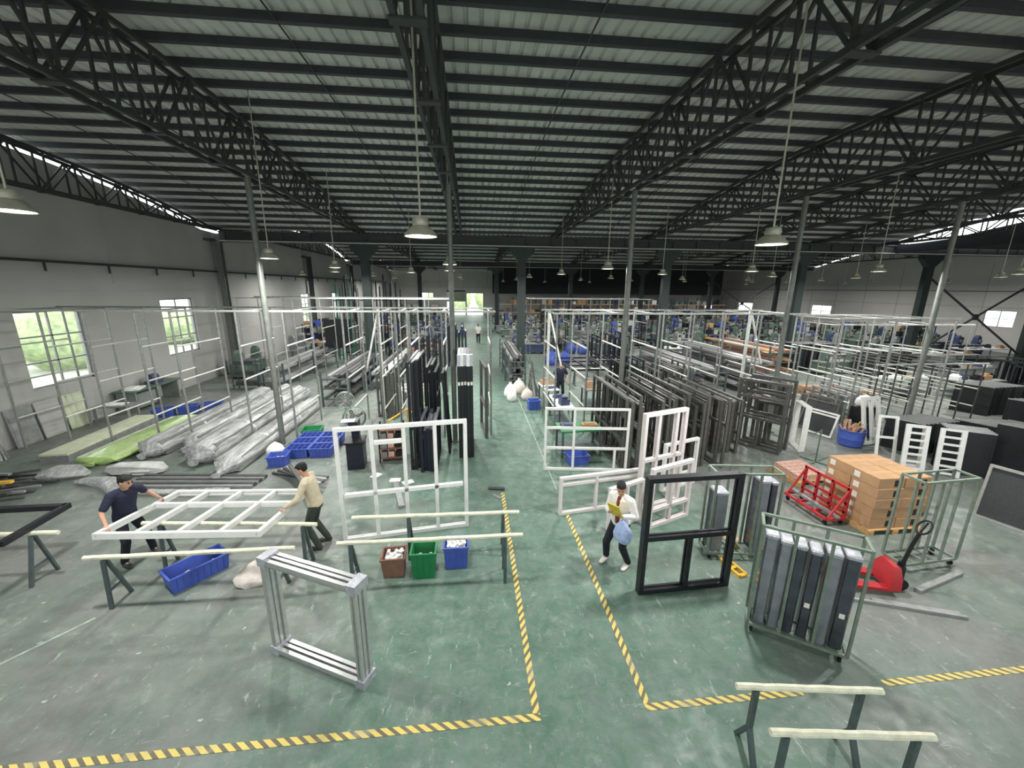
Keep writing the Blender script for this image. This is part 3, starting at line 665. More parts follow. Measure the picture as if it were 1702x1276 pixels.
B().tube([(0,0,0),(0,0,1.0)],.02,6).build('upright','machine_green',t); B().tube([(-.4,0,.95),(0,0,.95)],.015,6).build('arm','machine_green',t); B().tube([(-.4,0,.3),(0,0,.3)],.015,6).build('arm','machine_green',t)
B().box(-.4,.7,-.03,.03,0,.03).build('foot','machine_green',t); B().box(-.03,.03,-.4,.4,0,.03).build('foot','machine_green',t)
# ------------------------------------------------------------------ pipe storage racks
def pipe_rack(label, xs, y0, y1, h, rungs, group=None, r=.031, ext=.15, m='pipe'):
    t = thing('storage_rack', label, 'rack', (xs[0], y0, 0), group=group)
    X0 = xs[0]
    post = cached(('post', h, r, m), lambda: B().tube([(0,0,0),(0,0,h)], r, 6).mesh('post', m))
    rung = cached(('rung', y1-y0, r, m), lambda: B().tube([(0,0,0),(0,y1-y0,0)], r*.85, 6).mesh('rung', 'pipe_pale'))
    for x in xs:
        for y in (0, y1-y0): link('post', post, t, (x-X0, y, 0))
        for z in rungs: link('rung', rung, t, (x-X0, 0, z))
        B().tube([(x-X0,0,h-.02),(x-X0,y1-y0,h-.02)], r*.85, 6).build('cross_rail', m, t)
    for y in (0, y1-y0): B().bar((-ext, y, h+.01), (xs[-1]-X0+ext, y, h+.01), .055, .055).build('top_rail', 'pipe_pale' if y == 0 else m, t)
    return t
XA = [-13.6,-12.3,-11.15,-9.78,-8.82,-7.02,-5.68,-3.95,-2.9,-2.35,-1.95,-.95,.6]
XB = [2.75,3.8,5.0,6.2,7.4,8.5,9.8,11.3]
XC = [12.75,13.7,14.8,16.15,17.2]
pipe_rack('grey pipe storage rack over the wrapped bundles and black frames left of the walkway', XA, 12.75, 14.9, 4.15, (.97,2.06,3.1))
pipe_rack('grey pipe storage rack over the bronze frames right of the walkway', XB, 12.75, 14.9, 4.1, (.95,1.95,2.95))
pipe_rack('grey pipe storage rack behind the stacked dark screens', XC, 12.65, 14.65, 3.95, (.9,1.8,2.8))
pipe_rack('thin pipe rack far behind on the left side near the long profile shelves', [-11.5+1.3*k for k in range(9)], 21.2, 23.2, 4.3, (1.4,2.8), r=.026)
pipe_rack('thin pipe rack far behind at the right of the walkway', [3.9+1.35*k for k in range(7)], 26.5, 28.5, 4.2, (1.3,2.6), r=.026)
pipe_rack('low pipe rack among machines in front of the right wall', [17.5+1.2*k for k in range(7)], 17.5, 19.5, 3.3, (.9,1.9), r=.026)
pipe_rack('low dark pipe trolley rack beyond the stacked dark screens', [15.2+.75*k for k in range(7)], 13.2, 15.4, 2.2, (.5,1.2), r=.028, m='alu_dark')
for x, y, dx in ((-3.35, 14.92, -.55), (2.9, 14.95, .55), (11.0,14.95,.8)):
    t = thing('raking_brace', 'pale raking steel strut bolted to a pipe rack', 'strut', (x, y, 0), group='raking struts on the pipe racks')
    B().bar((0,0,4.1),(dx,.05,1.95),.07,.05).build('strut','white_frame',t); B().bar((0,0,4.12),(0,0,0),.09,.09).build('upright','pipe_pale',t)

# ------------------------------------------------------------------ frames stored in the racks
# posts and props that a stored frame has to stand clear of: (x, y, half width)
POSTS = [(x, y, .04) for xs, ys in ((XA, (12.75, 13.4, 14.1, 14.9)), (XB, (12.75, 13.4, 14.1, 14.9)), (XC, (12.65, 13.2, 13.9, 14.65)), ([-11.5+1.3*k for k in range(9)], (21.2, 23.2)), ([3.9+1.35*k for k in range(7)], (26.5, 28.5))) for x in xs for y in ys] + [(x+.05, 12.45, .16) for x in TX[1:7]] + [(-3.35, 14.92, .06)]
def stored(n, x0, dx, y0, L, H, m, label, grp, jy=.25, jh=.25, mull=1, z=0, f=.06, d=.075, lean=.0):
    x = x0-dx
    for i in range(n):
        x += dx; h = H+rnd.uniform(-jh, jh); l = L+rnd.uniform(-.4, .4); yy = y0+rnd.uniform(-jy, jy)
        while any(abs(x-p[0]) < p[2]+d/2+.01 and yy-p[2] < p[1] < yy+l+p[2] for p in POSTS): x += .01
        vb = [(l*(k+1)/(mull+1), f, h-f) for k in range(mull)]
        hb = [(h*rnd.choice((.3,.38,.62)), f, l-f)] if rnd.random() < .7 else []
        wframe(label, round(l,2), round(h,2), (x, yy, z), PI/2, lean, f=f, d=d, vb=vb, hb=hb, m=m, group=grp)
stored(3, -1.68, .1, 10.35, 2.2, 3.0, 'black_frame', 'tall black frame in the stack of black frames left of the walkway', 'tall black frames left stack', .1, .05)
stored(5, -1.39, .09, 10.15, 1.7, 1.3, 'navy_frame', 'low navy frame leaning in front of the tall black frames', 'low navy frames left stack', .12, .15)
stored(4, -1.5, .09, 12.95, 1.6, 2.4, 'black_frame', 'black frame standing deeper inside the pipe rack left of the walkway', 'black frames deep in the left rack', .2, .25)
for k in range(5):
    t = wframe('tall black frame with a white wrapped head in the dense stack by the walkway', 1.5, 3.06, (-.385+.088*k, 11.0+.03*(k%3), 0), PI/2, f=.07, d=.082, vb=[(.75,.07,2.99)], m='black_frame', group='tall black frames with white heads')
    B().box(-.002,.2,-.044,.044,2.75,3.07).build('wrapped_head', 'paper' if k%2 else 'foam_silver', t)
    B().box(-.003,.0,-.03,.03,2.2,2.3).build('sticker', 'tape_label', t)
t = wframe('slim black frame leaning sideways against the dense black stack', .85, 2.5, (-.72,11.35,0), PI/2, f=.07, d=.07, m='black_frame', rot=(-.06,0,PI/2))
wframe('single tall bronze door frame standing upright in the walkway', 1.55, 2.42, (.44,12.5,0), 1.66, f=.09, d=.1, hb=[(1.05,.09,1.46)], m='bronze_frame')
stored(13, 4.12, .105, 9.9, 2.9, 1.95, 'bronze_frame', 'bronze window frame in the long row right of the walkway', 'bronze frames in the right rack', .25, .2, 2)
stored(9, 5.95, .125, 10.0, 2.7, 1.95, 'bronze_frame', 'bronze door frame in the second row beside the white sash frames', 'bronze frames second row', .3, .2, 2)
stored(7, 7.3, .12, 10.8, 2.0, 1.7, 'bronze_frame', 'short dark bronze frame with small stickers in the rack behind the carts', 'short bronze frames', .15, .12, 2)
for k, (x, y, w, h, a) in enumerate([(8.5,11.6,1.4,2.2,-1.0), (8.82,11.75,1.3,2.15,-1.0), (9.12,11.9,1.3,2.24,-1.02), (9.42,11.95,1.1,1.75,-1.0)]):
    wframe('freestanding dark door frame in the cluster behind the plaid bundles', w, h, (x, y, 0), a, f=.08, d=.09, vb=[(w*.5,.08,h*.45)], hb=[(h*.45,.08,w-.08),(h*.75,.08,w-.08)], m='bronze_frame', group='freestanding dark door frames')
for k in range(3): wframe('thin white frame standing at the end of the dark door frames', .8, 1.45, (10.1+.07*k, 10.62, 0), 1.2, f=.04, d=.05, m='white_frame', group='thin white frames')
# stickers on the short frames
# ------------------------------------------------------------------ the right hand stacks
for k, (x, y, w, h, rz, m, lab) in enumerate([(12.02,13.24,1.1,1.35,-1.3,'bronze_frame','dark leaning screen frame at the left end of the screen row'), (11.92,12.85,1.1,1.3,-1.3,'bronze_frame','second dark leaning screen frame beside the white one'), (11.8,12.45,.95,.85,-1.3,'white_frame','small white screen frame leaning before the dark ones')]):
    wframe(lab, w, h, (x, y, .02), rz, -.3, f=.06, d=.05, hb=[(h*.85,.06,w-.06)], m=m, panes=[(.06,w-.06,.06,h*.85,'insect_mesh')])
wframe('tall white door frame leaning beside the blue drum', .75, 1.55, (12.65,10.95,.02), .15, -.22, f=.1, d=.08, vb=[(.38,.1,1.45)], m='white_frame')
t = thing('white_sack', 'white plastic sack draped over the leaning white door frame', 'sack', (13.12,11.62,1.098), .2)
rings = []
for i in range(7):
    s = [.4,.9,1,1,.9,.6,.1][i]; rings.append([(.3*s*math.cos(a)*(1+.15*math.sin(3*a+i)), .22*s*math.sin(a)*(1+.12*math.sin(4*a)), .42*i/6) for a in [2*PI*k/14 for k in range(14)]])
B().loft(rings).build('film', 'white_cloth', t)
t = thing('support_block', 'dark support block behind the leaning white door frame', 'crate', (13.15,11.66,0), .2)
B().box(-.3,.3,-.2,.2,0,1.1).build('body','black_frame',t); B().box(-.32,.32,-.22,.22,.5,.56).build('band','teal',t)
t = thing('blue_drum', 'blue plastic drum full of offcuts beside the white door frame', 'drum', (12.22,11.02,0))
B().lathe([(.28,0),(.33,.05),(.34,.25),(.35,.27),(.34,.29),(.35,.5),(.37,.52),(.37,.55),(.345,.55),(.33,.1),(.01,.08)], 24, cap=False).build('shell','blue_plastic',t)
for k in range(16):
    a, r_ = rnd.uniform(0,2*PI), rnd.uniform(0,.25); B().bar((r_*math.cos(a),r_*math.sin(a),.35),(r_*math.cos(a)+rnd.uniform(-.2,.2),r_*math.sin(a)+rnd.uniform(-.2,.2),.62+rnd.uniform(0,.2)),.07,.03).build('offcut', rnd.choice(('cardboard','orange_wood','red_plaid')), t)
def louver(label, loc, rz, w=.52, h=1.3, lean=-.16):
    t = thing('louver_frame', label, 'frame', loc, rz, 'white ladder frames', (lean,0,rz))
    for x in (.05, w-.05): B().box(x-.05,x+.05,-.03,.03,0,h).build('stile','white_frame',t)
    for k in range(7): B().box(.1,w-.1,-.02,.02,.04+k*(h-.1)/6,.1+k*(h-.1)/6).build('rung','white_frame',t)
    return t
louver('white ladder-like frame leaning in the right hand stacks', (12.0,9.25,0), -.5); louver('white ladder-like frame leaning in the right hand stacks', (12.6,8.9,0), -.62)
for k in range(3): wframe('narrow white frame leaning between the ladder frames', .4, 1.2, (12.3+.04*k, 9.42+.065*k, 0), -.55, -.15, f=.05, d=.05, m='white_frame', group='narrow white frames')
wframe('plain white frame leaning behind the ladder frames', .5, 1.35, (11.9,9.9,0), -.4, -.2, f=.07, d=.05, hb=[(.7,.07,.43)], m='white_frame')
wframe('black screen with pale metal edges standing apart on the open floor', .85, 1.22, (11.22,6.98,0), -1.25, -.12, f=.05, d=.1, m='alu', panes=[(.05,.8,.05,1.17,'screen_mesh')])
def screens(n, x, y, dx, dy, w, h, rz, label, grp, m='black_frame', lean=-.1, edge='alu'):
    for i in range(n):
        t = thing('screen_panel', label, 'screen', (x+dx*i, y+dy*i, 0), rz, grp, (lean, 0, rz))
        B().box(0,w,-.025,.025,0,h).build('mesh_panel', 'screen_mesh' if i%3 else m, t)
        for xx in (0, w-.05): B().box(xx,xx+.05,-.032,.032,0,h).build('stile', m, t)
        B().box(0,w,-.033,.033,h-.04,h).build('top_rail', edge, t); B().box(0,w,-.033,.033,0,.05).build('bottom_rail', m, t)
screens(5, 12.98, 9.06, .07, .1, .95, 1.25, -.62, 'dark screen panel leaning behind the ladder frames', 'screens behind the ladder frames')
screens(9, 13.2, 10.9, .17, .02, .9, 1.0, -1.1, 'low black panel in the row of black panels behind the ladder frames', 'low black panel row', lean=-.06)
screens(9, 15.0, 10.4, .19, -.03, 1.0, 1.05, -1.15, 'low black panel in the long row beside the grey edged doors', 'second black panel row', lean=-.06)
screens(8, 14.2, 8.9, .16, -.03, 1.1, 1.45, -1.1, 'grey edged black door panel in the tall row at the right', 'tall black door row', lean=-.05)
screens(8, 15.8, 8.9, .17, -.03, 1.1, 1.6, -1.1, 'tall black door panel with a pale top rail further right', 'taller black door row', lean=-.05)
for k in range(6): tag(B().bar((13.4+.06*k,7.5+.08*k,.95+.12*k),(14.6+.06*k,6.7+.08*k,.95+.12*k),.05,.06).bar((13.45+.06*k,7.47+.08*k,0),(13.45+.06*k,7.47+.08*k,.98+.12*k),.05).bar((14.55+.06*k,6.73+.08*k,0),(14.55+.06*k,6.73+.08*k,.98+.12*k),.05).build('bracket_frame','black_frame'), 'open black bracket frame standing among the dark screens', 'frame', 'open black bracket frames')
tag(B().bar((11.2,5.9,.02),(12.0,5.2,.02),.06,.04).build('floor_offcut','alu_dark'), 'dark offcut lying on the floor at the far right', 'offcut')

# ------------------------------------------------------------------ left side: wrapped bundles, boards, films
def film_sleeve(b, pts, rx, rz_, n=20, seed=1, amp=.12, zmin=None):
    r_ = random.Random(seed); ph = [r_.uniform(0, 6.28) for _ in range(6)]; rings = []
    N_ = len(pts)
    for i, p in enumerate(pts):
        p = Vector(p); d = (Vector(pts[min(i+1,N_-1)])-Vector(pts[max(i-1,0)])).normalized(); s_ = d.cross(Vector((0,0,1))).normalized(); u = s_.cross(d)
        k = rx[i]/max(rx); ring = []
        for j in range(n):
            a = 2*PI*j/n; w = 1 + amp*(math.sin(3*a+ph[0]+i*.6)+.6*math.sin(7*a+ph[1]-i*.9)+.5*math.sin(11*a+ph[2]+i*1.7))*.5
            v = p + s_*(rx[i]*math.cos(a)*w) + u*(rz_[i]*math.sin(a)*w); v.z = max(v.z, zmin[i] if zmin else .006); ring.append(v)
        rings.append(ring)
    b.loft(rings); return b
def bundle(label, p, q, w, h, nx, nz, m='alu_dull', knot=.5, film='film_clear', seed=1, cover=1.0, lift=.006):
    """profiles laid from p (near) to q, wrapped in film gathered at the near end"""
    p, q = Vector((*p, 0)), Vector((*q, 0)); d = q-p; L = d.length
    t = thing('profile_bundle', label, 'bundle', p, math.atan2(d.y, d.x)-PI/2)
    for i in range(nx):
        for k in range(nz):
            x = -w/2 + w*(i+.5)/nx; z = .03 + (h-.04)*(k+.5)/nz; j = rnd.uniform(0, .25)
            B().box(x-w/nx*.42, x+w/nx*.42, j, L-rnd.uniform(0,.3), z-h/nz*.42, z+h/nz*.38).build('profile', m, t)
    ys = [-.42*knot-.12, -.42*knot, -.25*knot, 0, .3] + [L*cover*f for f in (.15,.3,.45,.6,.75,.9,1.0)]
    sx = [.34, .12, .42, .92, 1.04] + [1.06]*7
    R = [w*.56*s for s in sx]; Rz = [h*.56*max(s, .25) for s in sx]
    pts = [(0, y, h*.52 if i > 2 else h*.4) for i, y in enumerate(ys)]
    film_sleeve(B(), pts, R, Rz, 24, seed, .14, [lift]*3+[max(.006, lift*.5)]+[.006]*8).build('film_wrap', film, t)
    for y in (L*.3, L*.65): film_sleeve(B(), [(0,y,h*.52),(0,y+.08,h*.52)], [w*.6]*2, [h*.6]*2, 24, seed+3, .05).build('strap', 'film_white', t)
    return t
bundle('pale film-wrapped profile bundle next to the green film bundle', (-9.31,11.7), (-9.31,18.2), .62, .5, 4, 3, seed=2)
bundle('slim film-wrapped profile bundle with a gathered end', (-8.45,12.1), (-8.45,18.6), .46, .5, 3, 3, seed=3)
bundle('thick film-wrapped profile bundle in the middle of the pile', (-7.58,11.1), (-7.58,17.8), .78, .58, 5, 4, seed=4)
bundle('long film-wrapped profile bundle with a knotted end nearest the bent worker', (-6.56,10.5), (-6.56,16.4), .6, .42, 5, 3, seed=5, knot=.9, lift=.105)
t = bundle('wide bundle under bright green film beside the pale boards', (-10.46,11.3), (-10.46,15.0), .95, .26, 6, 2, 'pale_board', film='film_green', seed=6, knot=.2)
t = thing('board_pack', 'long pack of boards with a pale top lying beside the green film bundle', 'boards', (-11.75,11.6,0), .05)
for k in range(4): B().box(-.35,.35,0,3.6,.065*k,.065*k+.06).build('board', 'alu_dull' if k < 3 else 'pale_board', t)
for k in range(6):
    tag(B().bar((-8.55,9.86+.11*k,.04+.02*(k%2)),(-5.5+.02*k,9.62+.1*k,.04+.02*(k%2)),.1,.07).build('profile_bar','alu_dark' if k%2 else 'alu_dull'), 'grey profile bar lying on the floor behind the workers', 'profile', 'grey profile bars behind the workers')
t = thing('film_sleeve', 'crumpled clear plastic sleeve along the floor behind the navy worker', 'plastic film', (0,0,0))
film_sleeve(B(), [(-10.0,10.2,.06),(-9.7,10.18,.09),(-9.2,10.1,.1),(-8.65,9.6,.08),(-7.6,9.46,.07),(-6.8,9.4,.07),(-6.2,9.38,.08),(-5.9,9.38,.1)], [.04,.14,.18,.13,.1,.09,.1,.05], [.03,.07,.1,.07,.05,.05,.06,.03], 16, 9, .3).build('film', 'film_clear', t)
t = thing('film_heap', 'heap of crumpled clear film over profile ends behind the navy worker', 'plastic film', (0,0,0))
film_sleeve(B(), [(-9.75,10.82,.1),(-9.35,10.78,.14),(-8.9,10.74,.15),(-8.5,10.74,.12),(-8.25,10.74,.08)], [.08,.26,.3,.24,.08], [.06,.14,.15,.12,.04], 16, 12, .35).build('film', 'film_white', t)
# the scrap heap: each bar is laid on the lowest level where it crosses no other
LAID = []
def seg_near(p, q, r_, s, gap):
    for i in range(25):
        a = p.lerp(q, i/24)
        for j in range(25):
            if (a-r_.lerp(s, j/24)).length < gap: return True
    return False
for k in range(22):
    a = rnd.uniform(-.12,.4); L = rnd.uniform(1.2,2.4); wd = rnd.uniform(.06,.1); x = rnd.uniform(-13.6,-12.2); y = rnd.uniform(8.6,10.9-max(0,math.sin(a)*L))
    p = Vector((x, y)); q = p+Vector((math.cos(a), math.sin(a)))*L; lev = 0
    while any(l == lev and seg_near(p, q, u, v, .15) for l, u, v in LAID): lev += 1
    LAID.append((lev, p, q))
    tag(B().bar((0,0,0),(L,0,0),wd,.05).build('scrap_profile', rnd.choice(('alu_dark','alu_dark','alu_dull','bronze_frame')), None, (x, y, .025+.05*lev), (0,0,a)), 'dull profile offcut in the scrap heap by the left wall', 'profile', 'scrap profiles by the left wall')
p, q = Vector((-12.6,9.5)), Vector((-10.9,9.75)); lev = 0
while any(l >= lev and seg_near(p, q, u, v, .15) for l, u, v in LAID): lev += 1
tag(B().bar((p.x,p.y,.03+.05*lev),(q.x,q.y,.03+.05*lev),.1,.06).build('scrap_profile','yellow_paint'), 'yellowish wrapped profile on top of the scrap heap', 'profile')
t = thing('film_heap', 'grey film gathered on the ends of the scrap profiles', 'plastic film', (0,0,0))
film_sleeve(B(), [(-11.1,10.5,.1),(-10.75,10.55,.16),(-10.35,10.6,.16),(-10.05,10.6,.1)], [.1,.24,.26,.1], [.08,.15,.14,.06], 16, 21, .35).build('film', 'film_clear', t)
for k in range(7):
    tag(B().bar((0,0,.03),(1.6,0,.03),.08,.05).build('loose_profile','alu_dull' if k%2 else 'alu_dark',None,(-5.35+.1*k,10.35-.05*k,.02+.055*k),(0,0,-.25-.12*k)),'loose grey profile by the knotted bundle end','profile','loose profiles by the bundle')
tag(B().bar((-2.0,9.55,.03),(-1.65,8.35,.03),.13,.06).build('grey_tube','alu_dull'),'short grey tube lying on the floor inside the tall white frame','tube')
tag(B().tube([(.35,9.05,.04),(.75,8.98,.04)],.04,10).build('grey_tube','alu_dark'),'short dark tube lying on the walkway by the tape end','tube')
tag(B().bar((.45,8.75,.015),(.62,8.55,.015),.06,.03).build('floor_offcut','alu_dull'),'tiny offcut lying near the end of the walkway tape','offcut')
# bins among the bundles
def comp_bin(label, loc, rz):
    t = crate(label, loc, rz, .62, .46, .3, 'blue_plastic', .62, True, fm='black_iron', nfill=14, group='blue bins of dark fittings')
    for x in (-.15,.0,.15): B().box(x-.006,x+.006,-.2,.2,.05,.29).build('divider','blue_plastic',t)
    B().box(-.28,.28,-.006,.006,.05,.29).build('divider','blue_plastic',t)
for i in range(2):
    for j in range(3): comp_bin('blue bin of dark fittings in the block beside the knotted bundle', (-5.15+.66*i, 11.55+.5*j, 0), .02)
crate('blue bin with white paper scraps standing before the block of bins', (-5.45,10.95,0), .15, .5, .4, .32, 'blue_plastic', .6, True, nfill=6, fm='paper')
crate('shallow green tray behind the block of blue bins', (-5.35,13.15,0), .1, .6, .5, .3, 'green_plastic', .3, True, nfill=4)
t = thing('white_bag', 'white plastic bag standing at the foot of a pipe post', 'bag', (-5.83,11.62,0), 0)
rings = []
for i in range(7):
    s = [.7,1,1.05,1,.85,.55,.15][i]; rings.append([(.24*s*math.cos(a)*(1+.1*math.sin(3*a+i)), .22*s*math.sin(a), .42*i/6) for a in [2*PI*k/14 for k in range(14)]])
B().loft(rings).build('film','white_cloth',t)
for k in range(3): crate('long blue bin of fittings by the workbench at the left wall', (-11.75+.68*k,15.75+.35*k,0), .35, .66, .42, .34, 'blue_plastic', .8, True, nfill=8, fm='machine_blue', group='blue bins by the left workbench')
# workbench at the left wall
t = thing('workbench', 'grey green workbench against the left wall under the windows', 'workbench', (-13.9,16.3,0), 0)
B().box(0,.8,0,2.6,.78,.84).build('worktop','machine_green',t)
for y in (.1,1.25,2.4): B().box(.05,.75,y,y+.08,0,.78).build('leg','machine_grey',t)
B().box(.1,.7,.2,1.2,.1,.7).build('cabinet','machine_green',t); B().box(.7,.71,.25,1.15,.15,.65).build('cabinet_door','machine_grey',t)
t = thing('bench_machine', 'small dark blue bench machine on the left workbench', 'machine', (-13.5,17.9,.842), 0)
B().box(-.2,.2,-.25,.25,0,.1).build('base','machine_blue',t); B().lathe([(.12,-.2),(.14,-.15),(.14,.15),(.12,.2)],14,(0,0,.26),'y').build('motor','machine_blue',t); B().box(-.05,.05,-.05,.05,.1,.3).build('neck','machine_blue',t)
tag(B().box(-.25,.25,-.35,.35,0,.06).box(-.2,.1,-.3,.2,.06,.1).build('paper_stack','paper',None,(-13.45,16.8,.842),(0,0,.3)),'white papers spread on the left workbench','paper')
t = thing('low_bench', 'low bench with white papers before the left workbench', 'workbench', (-13.55,14.95,0), .1)
B().box(0,1.2,0,.6,.58,.63).build('worktop','machine_grey',t)
for x in (.06,1.1):
    for y in (.06,.52): B().box(x-.03,x+.03,y-.03,y+.03,0,.58).build('leg','machine_grey',t)
B().box(.2,.9,.1,.5,.632,.66).build('paper','paper',t)
for k in range(3): tag(B().box(0,.75,-.02,.02,0,1.2).box(.05,.7,-.025,.025,.05,1.15).build('leaning_board', ('alu_dull','wall_plaster','pale_board')[k], None, (-13.82,12.75+.85*k,0), (-.12,0,PI/2)), ('grey board leaning on the left wall below the window','whitish board leaning on the left wall below the window','pale cream board leaning on the left wall below the window')[k], 'board')
t = thing('broom_bundle', 'bundle of pale brush bristles leaning at the left wall corner', 'brush', (-13.5,11.9,0), 0)
for k in range(14): a = 2*PI*k/14; B().bar((.22*math.cos(a),.22*math.sin(a),0),(.03*math.cos(a),.03*math.sin(a),.9),.06,.02).build('bristle_bunch','alu_dull',t)
B().tube([(0,0,.8),(0,.05,1.5)],.02,6).build('handle','wood',t)
# ------------------------------------------------------------------ people
def caps(b, p0, r0, p1, r1, n=12):
    p0, p1 = Vector(p0), Vector(p1); d = (p1-p0).normalized(); L = (p1-p0).length
    pts, rs = [], []
    for a in (-1.45,-1.1,-.7,-.3): pts.append(p0 + d*(r0*math.sin(a))); rs.append(r0*math.cos(a))
    for f in (0,.25,.5,.75,1): pts.append(p0.lerp(p1, f)); rs.append(r0+(r1-r0)*f)
    for a in (.3,.7,1.1,1.45): pts.append(p1 + d*(r1*math.sin(a))); rs.append(r1*math.cos(a))
    b.tube(pts, rs, n)
def secs(b, rows, lat=(1,0,0), n=20):
    """elliptical sections: (centre, half width along lat, half depth)"""
    lat = Vector(lat); rings = []; P = [Vector(r[0]) for r in rows]
    for i, (c, rx, ry) in enumerate(rows):
        d = (P[min(i+1,len(P)-1)]-P[max(i-1,0)]).normalized(); w = d.cross(lat).normalized(); l = w.cross(d).normalized()
        rings.append([Vector(c)+l*(rx*math.cos(a))+w*(ry*math.sin(a)) for a in [2*PI*k/n for k in range(n)]])
    b.loft(rings)
def blob(b, name, m, parent, voxel, sm=3):
    me = b.mesh(name, m, False); o = bpy.data.objects.new(name, me); COL.objects.link(o)
    md = o.modifiers.new('remesh', 'REMESH'); md.mode = 'VOXEL'; md.voxel_size = voxel
    s2 = o.modifiers.new('smooth', 'SMOOTH'); s2.iterations = sm; s2.factor = .5
    dg = bpy.context.evaluated_depsgraph_get(); dg.update()
    me2 = bpy.data.meshes.new_from_object(o.evaluated_get(dg)); bpy.data.objects.remove(o)
    me2.materials.clear(); me2.materials.append(MATS[m]); me2.shade_smooth(); me2.name = name
    return link(name, me2, parent)
def hand(b, w, d, nrm, side, curl=.6):
    """wrist w, direction d, palm normal nrm, side +1 right / -1 left"""
    d = d.normalized(); nrm = (nrm - d*nrm.dot(d)).normalized(); lat = d.cross(nrm).normalized()*side
    secs(b, [(w-d*.01,.024,.017),(w+d*.03,.034,.016),(w+d*.07,.04,.015),(w+d*.095,.036,.012)], lat)
    for i, (o, L) in enumerate(((-.029,.07),(-.01,.08),(.01,.076),(.028,.06))):
        p = w+d*.085+lat*o; a1, a2 = curl*.7, curl*1.6
        q = p+(d*math.cos(a1)+nrm*math.sin(a1))*L*.55; e = q+(d*math.cos(a2)+nrm*math.sin(a2))*L*.5
        caps(b, p, .0095, q, .009, 8); caps(b, q, .009, e, .0075, 8)
    p = w+d*.025-lat*.03; q = p+(d*.6-lat*.6+nrm*.35).normalized()*.045; e = q+(d*.8-lat*.1+nrm*.5).normalized()*.035
    caps(b, p, .013, q, .0105, 8); caps(b, q, .0105, e, .0085, 8)
